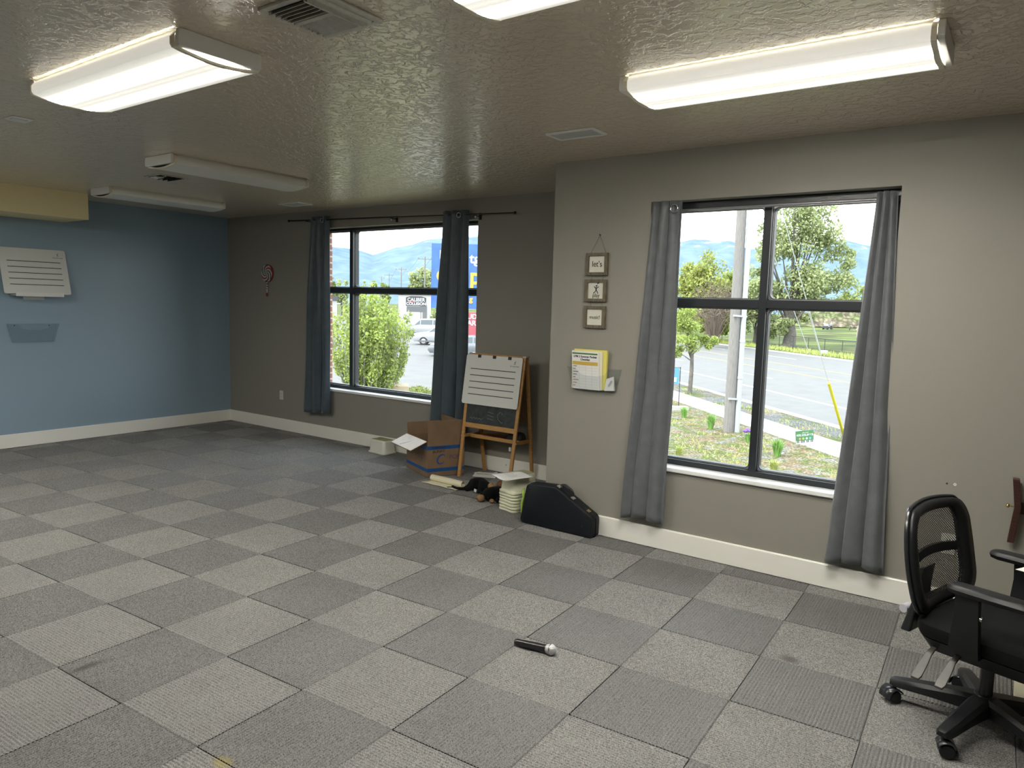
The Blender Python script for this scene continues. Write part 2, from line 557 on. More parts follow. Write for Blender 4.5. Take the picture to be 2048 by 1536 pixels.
w2 = window('window_2', W2X0, W2X1, W2Z0 + .008, W2Z1, YR + .1,
            [(W2X0 + .05, 3.570), (3.616, W2X1 - .05)], 1.668, 1.719, .618, 2.305, .05)
def sill(x0, x1, y, ztop, root):
    MB().box((x0, y - .022, ztop - .028), (x1, y + .1, ztop)).build('window_sill', M_SILLW, root, bevel=.004)
sill(W1X0 - .015, W1X1 + .015, YF, W1Z0 + .010, w1)
sill(W2X0 - .015, W2X1 + .015, YR, W2Z0 + .012, w2)

# ================================================================== ceiling fixtures
def lens_material(name, strength):
    m, t, b, o = nt(name)
    b.inputs['Base Color'].default_value = (.80, .80, .77, 1)
    b.inputs['Roughness'].default_value = .35
    tc = t.nodes.new('ShaderNodeTexCoord'); L = t.links.new
    w = t.nodes.new('ShaderNodeTexWave'); w.inputs['Scale'].default_value = 60; w.bands_direction = 'X'
    bp = t.nodes.new('ShaderNodeBump'); bp.inputs['Strength'].default_value = .15; bp.inputs['Distance'].default_value = .001
    L(tc.outputs['Object'], w.inputs['Vector']); L(w.outputs['Fac'], bp.inputs['Height']); L(bp.outputs['Normal'], b.inputs['Normal'])
    if strength:
        # two tubes behind the ribbed lens: the lens glows most where a tube lies close behind it
        sp = t.nodes.new('ShaderNodeSeparateXYZ'); ab = t.nodes.new('ShaderNodeMath'); ab.operation = 'ABSOLUTE'
        r = t.nodes.new('ShaderNodeValToRGB')
        e = r.color_ramp.elements
        e[0].position = 0; e[0].color = (.0078, .0078, .0078, 1)
        e[1].position = 1; e[1].color = (.0042, .0042, .0042, 1)
        for p, c in ((.12, .0065), (.25, .014), (.36, .9), (.46, 1.0), (.56, .9), (.67, .014), (.80, .0062)):
            n = e.new(p); n.color = (c, c, c, 1)
        ml = t.nodes.new('ShaderNodeMath'); ml.operation = 'MULTIPLY'; ml.inputs[1].default_value = 1 / .185
        st = t.nodes.new('ShaderNodeMath'); st.operation = 'MULTIPLY'; st.inputs[1].default_value = strength
        L(tc.outputs['Object'], sp.inputs[0]); L(sp.outputs['Y'], ab.inputs[0]); L(ab.outputs[0], ml.inputs[0]); L(ml.outputs[0], r.inputs['Fac'])
        L(r.outputs['Color'], st.inputs[0]); L(st.outputs[0], b.inputs['Emission Strength'])
        b.inputs['Emission Color'].default_value = (1, .965, .86, 1)
    return m
LENS_E = 98.0
M_LENS_ON = lens_material('lit_lens', LENS_E)
M_LENS_OFF = lens_material('unlit_lens', 0)
M_CAP = mat('white_enamel', (.74, .74, .72), .4)
M_CAPRIM = mat('cream_lens_rim', (.80, .76, .62), .4)
def fixture(label, c, rz, lit, L=1.25, W=.37):
    """wraparound lens on a white pan, local x along the tubes, z=0 at the ceiling"""
    t = thing('fluorescent_light', label, 'ceiling light', (c[0], c[1], H), rz, 'lit wraparound ceiling lights' if lit else 'unlit wraparound ceiling lights')
    hw = W / 2
    def sec(k):   # lens outline below the ceiling
        p = [(-hw * .93, -.012), (-hw, -.03), (-hw, -.058), (-hw * .96, -.070)]
        for i in range(1, 10):
            y = -hw * .96 + 2 * hw * .96 * i / 10
            p.append((y, -.070 - .020 * math.cos(y / hw * PI / 2)))
        p += [(hw * .96, -.070), (hw, -.058), (hw, -.03), (hw * .93, -.012)]
        return p
    s = sec(0)
    mb = MB(); mb.loft([[(x, y, z) for y, z in s] for x in (-L / 2 + .018, L / 2 - .018)], closed=False)
    mb.build('lens', M_LENS_ON if lit else M_LENS_OFF, t, smooth=True)
    MB().box((-L / 2 + .02, -hw * .90, -.014), (L / 2 - .02, hw * .90, -.0005)).build('pan', M_CAP, t)
    for sx in (-1, 1):
        x0, x1 = sorted((sx * (L / 2 - .004), sx * (L / 2 + .022)))
        inner = [(y * .965, max(z, -.068)) for y, z in s]
        inner = [(-hw * .93, -.0005)] + inner[1:-1] + [(hw * .93, -.0005)]
        mb = MB()
        mb.loft([[(x, y, z) for y, z in inner] for x in (x0, x1)])
        e = mb.build('end_cap', M_CAP, t, fixn=True, bevel=.004)
        mb = MB(); xr = sorted((sx * (L / 2 - .022), sx * (L / 2 - .004)))
        o2 = [(y * 1.015, z - .002) for y, z in s]
        ring = [(o2[i][0], o2[i][1]) for i in range(len(o2))]
        inn = [(y * .95, z + .008) for y, z in s]
        vs = []; fs = []; n = len(ring)
        for x in xr: vs += [(x, y, z) for y, z in ring] + [(x, y, z) for y, z in inn]
        for i in range(n - 1):
            fs += [(i, i + 1, n + i + 1, n + i), (2 * n + i, 3 * n + i, 3 * n + i + 1, 2 * n + i + 1), (i, 2 * n + i, 2 * n + i + 1, i + 1), (n + i, n + i + 1, 3 * n + i + 1, 3 * n + i)]
        MB().add(vs, fs).build('lens_rim', M_CAPRIM, e, fixn=True)
    return t
fixture('lit ceiling light beside the tan soffit, nearest the blue wall of the lit ones', (1.525, -2.085), 0, True, 1.30, .385)
fixture('lit ceiling light above the window nearest the office chair, seen whole', (4.01, -.70), 0, True, 1.22, .37)
fixture('lit ceiling light cut off by the top edge of the picture', (4.01, -1.99), 0, True, 1.25, .37)
fixture('unseen lit ceiling light added past the picture edge, in line with the one beside the soffit', (-1.05, -2.55), 0, True, 1.30, .385)  # unseen light, inferred from this side's brightness and added to lift it
fixture('unseen lit ceiling light added past the picture edge, closest to the blue wall', (-1.05, -4.3), 0, True, 1.30, .385)  # second unseen light added to brighten the blue-wall side
fixture('unlit ceiling light nearest the tan soffit, hung close to the blue wall', (-2.50, .235), PI / 2, False, 1.20, .38)
fixture('unlit ceiling light between the small dark air vent and the lit lights', (-.39, -.33), PI / 2, False, 1.20, .38)

M_VENT = mat('dusty_vent_enamel', (.50, .49, .44), .5, noise=(30, .12))
M_VDARK = mat('vent_dark', (.025, .025, .025), .8)
def vent_rim(t, x0, y0, x1, y1, w, zt=-.012):
    q = MB(); n = 1
    out = [(x0, y0), (x1, y0), (x1, y1), (x0, y1)]; inn = [(x0 + w, y0 + w), (x1 - w, y0 + w), (x1 - w, y1 - w), (x0 + w, y1 - w)]
    ring_prism(q, out, inn, zt, -.0005)
    return q.build('rim', M_VENT, t, bevel=.003)
# big register in the foreground: two banks of blades one way, a side bank the other way
t = thing('air_vent', 'large square ceiling air register with slanted blades, beside the lit lights', 'vent', (2.775, -2.055, H))
h = .158
vent_rim(t, -h, -h, h, h, .026)
MB().box((-h + .02, -h + .02, -.002), (h - .02, h - .02, -.0006)).build('duct_back', M_VDARK, t)
def blade(t, a, b, tilt, w=.024, mt=None):
    a = Vector(a); b = Vector(b); d = (b - a).normalized(); side = Vector((0, 0, 1)).cross(d)
    up = (Vector((0, 0, 1)) * math.cos(tilt) + side * math.sin(tilt))
    MB().bar(a, b, .0022, w, up).build('blade', mt or M_VENT, t)
for k in range(5): blade(t, (-.128, -.118 + k * .022, -.011), (.062, -.118 + k * .022, -.011), .6)
for k in range(5): blade(t, (-.128, .022 + k * .022, -.011), (.062, .022 + k * .022, -.011), -.85)
MB().box((-.13, -.016, -.016), (.066, .006, -.008)).build('divider', M_VENT, t)
MB().box((.064, -.132, -.018), (.072, .132, -.004)).build('divider', M_VENT, t)
for k in range(3): blade(t, (.086 + k * .018, -.13, -.011), (.086 + k * .018, .13, -.011), -.7)
for k in range(10): MB().box((-.136, -.125 + k * .027, -.02), (-.124, -.117 + k * .027, -.008)).build('blade_pivot', M_VENT, t)
# small dark return
t = thing('air_vent', 'small dusty air vent with one pale blade, between the two unlit ceiling lights', 'vent', (-1.29, -.385, H))
vent_rim(t, -.13, -.13, .13, .13, .016, -.008)
MB().box((-.12, -.12, -.004), (.12, .12, -.0006)).build('duct_back', M_VDARK, t)
for k in range(4): blade(t, (-.11, -.06 + k * .045, -.008), (.11, -.06 + k * .045, -.008), .5, .02, M_VDARK if k else M_VENT)
MB().box((-.05, -.115, -.02), (.05, -.05, -.012)).build('deflector', mat('pale_enamel', (.72, .72, .70), .5), t)
# flat panels
def panel(label, x0, y0, x1, y1, rim=.02):
    cx, cy = (x0 + x1) / 2, (y0 + y1) / 2
    t = thing('ceiling_vent', label, 'vent', (cx, cy, H))
    hx, hy = (x1 - x0) / 2, (y1 - y0) / 2
    q = MB(); ring_prism(q, [(-hx, -hy), (hx, -hy), (hx, hy), (-hx, hy)], [(-hx + rim, -hy + rim), (hx - rim, -hy + rim), (hx - rim, hy - rim), (-hx + rim, hy - rim)], -.012, -.0005)
    q.build('rim', M_CAP, t, bevel=.003)
    MB().box((-hx + rim * .9, -hy + rim * .9, -.006), (hx - rim * .9, hy - rim * .9, -.0008)).build('cover', mat('grey_cover', (.46, .47, .46), .5), t)
panel('flat white rectangular ceiling vent above the hanging music plaques', 2.502, -.135, 2.83, .045)
panel('flat white ceiling vent above the darker far window, beyond the unlit lights', -1.80, 1.15, -1.46, 1.35)
t = thing('ceiling_cover_plate', 'little white cover plate on the ceiling beside the lit light near the soffit', 'cover plate', (-.08, -1.97, H))
MB().prism(rrect(-.07, -.06, .07, .06, .006, 2), -.006, -.0005).build('plate', M_CAP, t, bevel=.002)
MB().prism(rrect(-.03, -.04, .03, .04, .004, 2), -.009, -.005).build('insert', mat('cover_insert', (.66, .67, .66), .5), t)

# ================================================================== curtains and rods
def fabric(name, col, rough=.5, trans=.0):
    m = mat(name, col, rough, spec=.35, noise=(14, .12), bump=(26, .25, .006), trans=trans, sheen=.25)
    return m
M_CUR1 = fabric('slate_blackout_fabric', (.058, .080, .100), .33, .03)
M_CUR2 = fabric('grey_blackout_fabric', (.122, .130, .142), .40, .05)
M_ROD = mat('black_rod', (.012, .012, .014), .35, metal=.3)
M_NICK = mat('brushed_nickel', (.55, .55, .56), .25, metal=1.0)
def curtain(name, label, top, bot, y0, zt, zb, folds, amp, m, seed, group=None, y_out=0.0, ring_x=(), hem_rag=.01, zout=None):
    """top/bot = (x0, x1); hangs in the plane y0, lower part may stand y_out further into the room"""
    r = random.Random(seed)
    nu, nv = folds * 14 + 1, 48
    ph = r.random() * 6
    wob = [r.uniform(-.25, .25) for _ in range(folds + 2)]
    vs = []
    for j in range(nv):
        q = j / (nv - 1)
        for i in range(nu):
            p = i / (nu - 1)
            k = p * folds
            pp = p + .22 / folds * math.sin(2 * PI * k + ph + 1.2) * (.5 + .5 * q) * math.sin(PI * p)
            x = (top[0] * (1 - pp) + top[1] * pp) * (1 - q) + (bot[0] * (1 - pp) + bot[1] * pp) * q
            a = amp * (.55 + .45 * q) * (1 + wob[int(k)] * math.sin(q * 3 + k))
            y = y0 - y_out * (0 if zout is None else min(1, max(0, (zt + (zb - zt) * q - zout[0]) / (zout[1] - zout[0])))) + a * math.sin(2 * PI * k + ph + .5 * math.sin(q * 2.5 + k))
            y += .006 * math.sin(9 * q + 3.1 * k)
            z = zt + (zb - zt) * q + hem_rag * math.sin(k * 2.1 + seed) * q
            vs.append((x, y, z))
    fs = [(j * nu + i, j * nu + i + 1, (j + 1) * nu + i + 1, (j + 1) * nu + i) for j in range(nv - 1) for i in range(nu - 1)]
    cx = (top[0] + top[1]) / 2
    t = thing(name, label, 'curtain', (cx, y0, zb), 0, group)
    vs = [(x - cx, y - y0, z - zb) for x, y, z in vs]
    o = MB().add(vs, fs).build('cloth', m, t, smooth='all')
    md = o.modifiers.new('thickness', 'SOLIDIFY'); md.thickness = .003
    for gx in ring_x:
        M = frame_m((gx - cx, -.004, zt - .055 - zb), (1, 0, 0), (0, 0, 1))
        pts = [tuple(M @ Vector((.024 * math.cos(a), .024 * math.sin(a), amp + .006))) for a in [2 * PI * i / 20 for i in range(20)]]
        MB().tube(pts, .0045, 8, closed=True).build('grommet', M_NICK, t, smooth=True)
    return t
ROD1Y = YF - .085
t = thing('curtain_rod', 'thin black curtain rod with ball ends above the far window', 'curtain rod', (-.65, YF, 2.52))
def rodpt(x): return (x + .65, -.085, .018 - (x + .65) * .022)
MB().tube([rodpt(-2.30), rodpt(-.55)], .0085, 12).build('rod', M_ROD, t, smooth=True)
MB().tube([rodpt(-.58), rodpt(.99)], .0065, 12).build('rod', M_ROD, t, smooth=True)
for x in (-2.31, 1.0): MB().ball(rodpt(x), (.017, .014, .014)).build('finial', M_ROD, t, smooth=True)
for x in (-1.98, -.60, .53):
    q = rodpt(x)
    mb = MB(); mb.box((q[0] - .012, -.012, q[2] - .045), (q[0] + .012, -.001, q[2] + .02))
    mb.bar((q[0], -.006, q[2] - .014), (q[0], -.088, q[2] - .014), .012, .008)
    mb.box((q[0] - .009, -.096, q[2] - .017), (q[0] + .009, -.074, q[2] - .009))
    b = mb.build('bracket', M_ROD, t)
    MB().lathe([(.004, 0), (.004, .02)], 8, Matrix.Translation((q[0], -.085, q[2] - .034))).build('set_screw', M_NICK, b)
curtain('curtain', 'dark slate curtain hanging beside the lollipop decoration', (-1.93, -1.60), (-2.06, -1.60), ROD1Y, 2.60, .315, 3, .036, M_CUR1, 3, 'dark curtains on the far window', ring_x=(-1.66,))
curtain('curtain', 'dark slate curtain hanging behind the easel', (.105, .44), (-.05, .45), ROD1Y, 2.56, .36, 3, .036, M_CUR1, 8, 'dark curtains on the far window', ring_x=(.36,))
ROD2Z = 2.295
t = thing('tension_rod', 'slim grey tension rod spanning the top of the nearer window recess', 'curtain rod', (3.59, YR + .035, ROD2Z))
MB().tube([(-.742, 0, 0), (.1, 0, 0)], .008, 12).build('rod', mat('grey_rod', (.30, .30, .33), .3, metal=.6), t, smooth=True)
MB().tube([(.08, 0, 0), (.742, 0, 0)], .010, 12).build('rod', MATS['grey_rod'], t, smooth=True)
for x in (-.742, .742): MB().tube([(x * .985, 0, 0), (x, 0, 0)], .015, 12).build('rubber_end', M_ROD, t, smooth=True)
curtain('curtain', 'grey curtain hanging next to the clear wall pocket full of papers', (2.87, 3.075), (2.755, 3.075), YR - .012, 2.355, .195, 3, .022, M_CUR2, 5, 'grey curtains on the nearer window', y_out=.045, zout=(1.1, .5), ring_x=(3.03,))
curtain('curtain', 'grey curtain hanging closest to the office chair', (4.222, 4.325), (4.10, 4.415), YR - .012, 2.33, .185, 3, .022, M_CUR2, 11, 'grey curtains on the nearer window', y_out=.045, zout=(1.1, .5))

# ================================================================== boards
M_WB = mat('whiteboard_face', (.66, .67, .65), .25)
M_INK = mat('black_print', (.012, .012, .012), .5)
M_PLAS = mat('white_plastic', (.70, .71, .70), .35)
def imp(parent, M, s):
    """little running figure, pieced from flat shapes (local x right, y up)"""
    q = MB()
    q.lathe([(.16 * s, -.0003), (.16 * s, .0006)], 14, M @ Matrix.Translation((.05 * s, .62 * s, 0)) @ Matrix.Diagonal((1.15, .8, 1, 1)))
    def limb(pts, w):
        for (a, b) in zip(pts, pts[1:]):
            A = Vector((a[0] * s, a[1] * s, .0002)); B = Vector((b[0] * s, b[1] * s, .0002))
            d = (B - A).normalized(); n = Vector((-d.y, d.x, 0)) * w * s / 2
            A -= d * w * s * .2; B += d * w * s * .2
            q.add([A - n, B - n, B + n, A + n, *(p + Vector((0, 0, .0006)) for p in (A - n, B - n, B + n, A + n))],
                  [(3, 2, 1, 0), (4, 5, 6, 7), (0, 1, 5, 4), (1, 2, 6, 5), (2, 3, 7, 6), (3, 0, 4, 7)], M)
    limb([(-.42, .55), (-.25, .30), (0, .22), (.3, .32), (.48, .52)], .13)
    limb([(.0, .35), (.0, -.12)], .24)
    limb([(0, -.1), (-.18, -.38), (-.45, -.58), (-.5, -.75)], .14)
    limb([(.02, -.1), (.2, -.35), (.36, -.72)], .14)
    limb([(.19, .62), (.22, 1.15)], .05)
    limb([(.22, 1.08), (.52, 1.12)], .17)
    return q.build('printed_figure', M_INK, parent)
def staff_board(t, M, w, h, clips):
    """white board with five ruled lines; M: local x right, y up, origin at centre of the front"""
    face = MB().prism(rrect(-w / 2, -h / 2, w / 2, h / 2, .02, 4), -.006, 0, M).build('board', M_WB, t, fixn=True)
    for k in range(5):
        y = h * (.215 - .128 * k)
        MB().box((-w * .40, y - .0035, 0), (w * .405, y + .0035, .0007), M).build('staff_line', M_INK, face)
    imp(face, M @ Matrix.Translation((w * .375, h * .385, 0)), .019)
    text('printed_name', 'let\u2019s play music', .0165, M_INK, face, M @ Matrix.Translation((w * .375, h * .325, 0)))
    if clips:
        for k in range(3):
            q = MB(); cx = w * (-.26 + .27 * k)
            q.box((cx - .018, h / 2 - .026, -.010), (cx + .018, h / 2 + .002, .006), M)
            c = q.build('binder_clip', M_INK, t, bevel=.002)
    return face
# on the blue wall, tipped forward on a tray
xt, zt_, xb, zb_ = X0 + .014, 2.103, X0 + .140, 1.628
t = thing('music_whiteboard', 'whiteboard with five music staff lines propped on a tray on the blue wall', 'whiteboard', (X0, -.548, zb_))
up = Vector((xt - xb, 0, zt_ - zb_)); L_ = up.length
M = frame_m((( (xt + xb) / 2 - X0), 0, (zt_ - zb_) / 2), (0, 1, 0), up)
staff_board(t, M, .634, L_, False)
q = MB(); q.box((.001, -.22, -.02), (.158, .235, -.008)); q.box((.150, -.22, -.026), (.160, .235, .016))
q.build('tray', M_PLAS, t, bevel=.002)
MB().box((.001, -.1, -.06), (.006, .1, .2)).build('back_plate', M_PLAS, t)

M_CLEAR = clear_mat('clear_acrylic', (.955, .965, .97))
def wall_pocket(t, w, h, d, M):
    """open-topped clear pocket, narrower at the foot; local x along the wall, y up, z out of the wall"""
    wt, wb = w / 2, w / 2 * .82
    def sheet(name, pts, th=.0022):
        q = MB(); n = len(pts)
        P = [M @ Vector(p) for p in pts]; nn = (P[1] - P[0]).cross(P[2] - P[0]).normalized() * th
        q.add(P + [p + nn for p in P], [tuple(range(n - 1, -1, -1)), tuple(range(n, 2 * n))] + [(i, (i + 1) % n, n + (i + 1) % n, n + i) for i in range(n)])
        return q.build(name, M_CLEAR, t, fixn=True)
    sheet('back_sheet', [(-wt, h, .002), (-wb, 0, .002), (wb, 0, .002), (wt, h, .002)])
    front = [(-wt, h, d), (-wb, 0, d * .62), (wb, 0, d * .62), (wt, h, d)]
    for a in (1.0, .74, .60): pass
    front += [(wt * .66, h * .98, d), (wt * .50, h * .74, d), (wt * .2, h * .66, d * .96), (-wt * .2, h * .66, d * .96), (-wt * .50, h * .74, d), (-wt * .66, h * .98, d)]
    sheet('front_sheet', front)
    sheet('side_sheet', [(-wt, h, 0), (-wb, 0, 0), (-wb, 0, d * .62), (-wt, h, d)])
    sheet('side_sheet', [(wt, h, 0), (wb, 0, 0), (wb, 0, d * .62), (wt, h, d)])
    sheet('bottom_sheet', [(-wb, 0, 0), (wb, 0, 0), (wb, 0, d * .62), (-wb, 0, d * .62)])
t = thing('wall_pocket', 'empty clear plastic pocket on the blue wall below the whiteboard', 'document holder', (X0, -.577, 1.122))
wall_pocket(t, .47, .19, .085, frame_m((0, 0, 0), (0, 1, 0), (0, 0, 1)))
for y in (-.165, .165): MB().ball((.006, y, .172), .006).build('screw', M_INK, t)
t = thing('wall_pocket', 'clear plastic pocket holding papers beside the nearer grey curtain', 'document holder', (2.483, YR, 1.052))
PM = frame_m((0, 0, 0), (1, 0, 0), (0, 0, 1))
wall_pocket(t, .40, .165, .075, PM)
M_PAPER = mat('white_paper', (.74, .74, .73), .7)
M_YELL = mat('yellow_paper', (.72, .66, .16), .7)
M_CREAM = mat('cream_paper', (.74, .70, .55), .7)
def sheet_stack(name, label, x0, x1, z0, z1, y0, y1, m, lean, rz=0):
    t = thing(name, label, 'paper', (0, 0, 0))
    q = MB(); dz = z1 - z0
    vs = []
    for y in (y0, y1):
        for x, z in ((x0, z0), (x1, z0), (x1 + rz, z1), (x0 + rz, z1)):
            vs.append((x, y - lean * (z - z0) / dz, z))
    q.add(vs, [(0, 1, 2, 3), (7, 6, 5, 4), (0, 4, 5, 1), (1, 5, 6, 2), (2, 6, 7, 3), (3, 7, 4, 0)])
    o = q.build('sheets', m, t, fixn=True)
    return t, o
sheet_stack('paper_stack', 'stack of yellow sheets at the back of the clear wall pocket', 2.305, 2.572, 1.062, 1.345, YR - .028, YR - .010, M_YELL, .016, .012)
sheet_stack('paper_stack', 'cream folder standing between the yellow sheets and the printed checklist', 2.30, 2.548, 1.060, 1.335, YR - .034, YR - .029, M_CREAM, .018, .004)
t, o = sheet_stack('checklist_sheet', 'printed white checklist sheet in front of the clear wall pocket papers', 2.315, 2.535, 1.058, 1.328, YR - .040, YR - .0355, M_PAPER, .018, -.010)
PT = frame_m((2.42, YR - .0402, 1.058), (1, 0, 0), Vector((-.010 * 0, -.018, .27)))
PT = PT @ Matrix.Translation((0, 0, .0006))
q = MB().box((-.110, .252, 0), (.095, .262, .0005), PT).build('green_band', mat('green_print', (.05, .17, .05), .6), o)
text('printed_title', 'LPM 2 Summer Packet', .0205, M_INK, o, PT @ Matrix.Translation((-.005, .235, 0)), bold=.0004)
text('printed_title', 'Checklist', .0205, M_INK, o, PT @ Matrix.Translation((-.005, .214, 0)), bold=.0004)
MB().box((-.108, .175, 0), (.098, .200, .0004), PT).build('yellow_header', mat('ochre_print', (.55, .38, .07), .6), o)
M_GREYP = mat('grey_print', (.45, .45, .47), .6)
for k in range(8): MB().box((-.108, .016 + k * .020, 0), (.098, .0168 + k * .020, .0004), PT).build('table_rule', M_GREYP, o)
for x in (-.052, .0, .05): MB().box((x, .012, 0), (x + .0008, .175, .0004), PT).build('table_rule', M_GREYP, o)
for k in range(8): MB().box((-.104, .023 + k * .020, 0), (-.104 + .020 + .012 * (k % 3), .027 + k * .020, .0004), PT).build('table_entry', MATS['black_print'] if k > 2 else mat('red_print', (.45, .07, .06), .6), o)
t = thing('pamphlet', 'small folded pamphlet lying in the foot of the clear wall pocket', 'paper', (2.59, YR - .02, 1.06))
MB().add([(-.02, .0, 0), (.055, .0, .006), (.045, -.002, .105), (-.01, -.002, .085), (-.02, -.018, 0), (.055, -.018, .006), (.045, -.012, .105), (-.01, -.012, .085)],
         [(0, 1, 2, 3), (7, 6, 5, 4), (0, 4, 5, 1), (1, 5, 6, 2), (2, 6, 7, 3), (3, 7, 4, 0)]).build('leaf', M_PAPER, t, fixn=True)
MB().bar((.01, -.019, .035), (.035, -.019, .075), .012, .002, (0, 1, 0)).build('printed_patch', M_GREYP, t)

# --- the three plaques on a cord
M_PLQ = wood_mat('weathered_plaque_wood', (.085, .070, .045), (.17, .145, .10), (30, 4, 4), .7)
M_PCARD = mat('plaque_card', (.66, .65, .58), .6)
t = thing('hanging_plaques', 'three small wooden plaques reading let\u2019s play music hung on one cord', 'wall sign', (2.46, YR, 1.495))
M_CORD = mat('grey_cord', (.16, .145, .115), .8)
MB().tube([(.012, 0, .657), (.012, -.012, .655), (.012, -.016, .662)], .003, 8).build('nail', M_INK, t)
MB().tube([(-.055, -.010, .532), (.012, -.010, .655)], .0018, 6).build('cord', M_CORD, t)
MB().tube([(.065, -.010, .532), (.012, -.010, .655)], .0018, 6).build('cord', M_CORD, t)
for (za, zb2) in ((.345, .378), (.160, .190)):
    for x in (-.04, .05): MB().tube([(x, -.010, za - .005), (x, -.010, zb2 + .005)], .0016, 6).build('cord', M_CORD, t)
for k, (z0, z1, dx) in enumerate(((.375, .532, 0), (.190, .347, -.003), (.003, .160, -.003))):
    x0, x1 = -.086 + dx, .086 + dx
    PMx = frame_m((0, -.002, 0), (1, 0, 0), (0, 0, 1))
    q = MB()
    ring_prism(q, [(x0, z0), (x1, z0), (x1, z1), (x0, z1)], [(x0 + .024, z0 + .022), (x1 - .024, z0 + .022), (x1 - .024, z1 - .022), (x0 + .024, z1 - .022)], 0, .024, PMx)
    fr = q.build('plaque_frame', M_PLQ, t, bevel=.0015)
    MB().box((x0 + .022, z0 + .020, .002), (x1 - .022, z1 - .020, .012), PMx).build('card', M_PCARD, fr)
    TM = frame_m((dx, -.0155, (z0 + z1) / 2), (1, 0, 0), (0, 0, 1))
    if k == 0: text('lettering', 'let\u2019s', .058, M_INK, fr, TM, sx=.86)
    if k == 1:
        text('lettering', 'play', .040, M_INK, fr, TM @ Matrix.Translation((.004, -.034, 0)), sx=.9)
        imp(fr, TM @ Matrix.Translation((.004, .008, 0)), .040)
    if k == 2: text('lettering', 'music!', .036, M_INK, fr, TM @ Matrix.Translation((0, -.002, 0)), sx=.92)

# --- small wall things
t = thing('lollipop_decoration', 'swirled striped lollipop decoration on the dark far wall', 'wall decoration', (-2.835, YF, 1.66))
LM = frame_m((0, -.004, .300), (1, 0, 0), (0, 0, 1))
cols = [mat('lolly_red', (.30, .035, .04), .3), mat('lolly_white', (.55, .55, .50), .3), mat('lolly_green', (.03, .10, .05), .3), mat('lolly_white', (.5, .5, .5), .3), mat('lolly_navy', (.02, .03, .07), .3), mat('lolly_white', (.5, .5, .5), .3)]
R_ = .112
disc = MB().lathe([(R_, 0), (R_, .016), (R_ * .8, .022)], 36, LM).build('candy', cols[0], t, smooth=True)
n_arm = 12
for a in range(n_arm):
    q = MB(); vs = []; fs = []
    for i in range(17):
        rr = R_ * .97 * i / 16
        for e in (0, 1):
            th = 2 * PI * (a + e) / n_arm + 3.0 * (1 - (i / 16) ** .8)
            vs.append((rr * math.cos(th), rr * math.sin(th), .0225 + .004 * (1 - i / 16) - .0015 * (i / 16)))
    for i in range(16): fs.append((2 * i, 2 * i + 2, 2 * i + 3, 2 * i + 1))
    MB().add(vs, fs, LM).build('swirl_stripe', cols[[0, 1, 4, 1, 2, 1][a % 6]], disc)
MB().tube([(-.004, -.014, .19), (-.012, -.014, .06)], .011, 10).build('stick', cols[1], t, smooth=True)
for k in range(4): MB().tube([(-.005 - .0022 * k, -.014, .175 - k * .03), (-.006 - .0022 * k, -.014, .163 - k * .03)], .0118, 10).build('stick_band', cols[0 if k % 2 else 4], t, smooth=True)
MB().ball((-.017, -.014, .036), (.016, .012, .024)).build('tassel', cols[0], t, smooth=True)

def outlet(label, x, y, z, nrm=-1):
    t = thing('outlet_plate', label, 'electrical outlet', (x, y, z))
    MB().prism(rrect(-.035, -.057, .035, .057, .006, 3), 0, .006, frame_m((0, 0, 0), (1, 0, 0), (0, 0, 1))).build('plate', mat('outlet_white', (.62, .62, .58), .4), t, bevel=.0015)
    for dz in (-.02, .02):
        f = MB().prism(rrect(-.016, dz - .014, .016, dz + .014, .008, 4), .005, .0085, frame_m((0, 0, 0), (1, 0, 0), (0, 0, 1))).build('socket', MATS['outlet_white'], t)
        for dx in (-.006, .006): MB().box((dx - .0012, -.0092, dz - .004), (dx + .0012, -.008, dz + .005)).build('slot', M_INK, f)
    return t
outlet('pale outlet plate low on the dark far wall below the lollipop', -2.588, YF, .443)
outlet('pale outlet plate on the wall seen through the chair back mesh', 4.712, YR, .405)
t = thing('wall_anchor', 'white screw anchor left in the wall above the office chair', 'wall anchor', (4.718, YR, .737))
MB().lathe([(.009, 0), (.009, .003), (.005, .006), (.003, .002)], 12, frame_m((0, 0, 0), (1, 0, 0), (0, 0, 1))).build('flange', M_PLAS, t)
t = thing('screw', 'tiny black screw in the wall beside the white anchor', 'screw', (4.68, YR, .738))
MB().ball((0, -.001, 0), (.005, .004, .005)).build('screw_head', M_INK, t)
t = thing('screw', 'small dark screw on the white baseboard under the easel', 'screw', (*ony(1012, 930, YF - .017)[:2], ony(1012, 930, YF - .017)[2]))
MB().ball((0, 0, 0), (.008, .004, .009)).build('screw_head', M_GREYP, t)
t = thing('knob_rack', 'dark brown wooden rack with a brass knob on the wall beyond the chair', 'wall rack', (4.985, YR, .486))
M_DKW = wood_mat('dark_mahogany', (.030, .012, .010), (.062, .028, .022), (4, 4, 30), .35)
q = MB()
pr_ = [(-.012, 0), (.018, 0), (.034, .185), (.016, .338), (-.014, .338), (.004, .19)]
q.prism(pr_, .022, .062, frame_m((0, 0, 0), (1, 0, 0), (0, 0, 1))); q.build('board', M_DKW, t, bevel=.003)
MB().box((.06, -.05, .02), (.30, -.02, .26)).build('panel', wood_mat('tan_pine', (.50, .36, .18), (.60, .45, .25)), t)
MB().box((.01, -.024, .15), (.30, -.001, .21)).build('mount', M_DKW, t)
M_BRASS = mat('polished_brass', (.72, .55, .28), .18, metal=1.0)
k = MB(); k.tube([(.006, -.05, .190), (-.018, -.05, .191)], .0035, 10); k.ball((-.024, -.05, .191), (.009, .010, .011), 14, 10)
k.build('knob', M_BRASS, t, smooth=True)

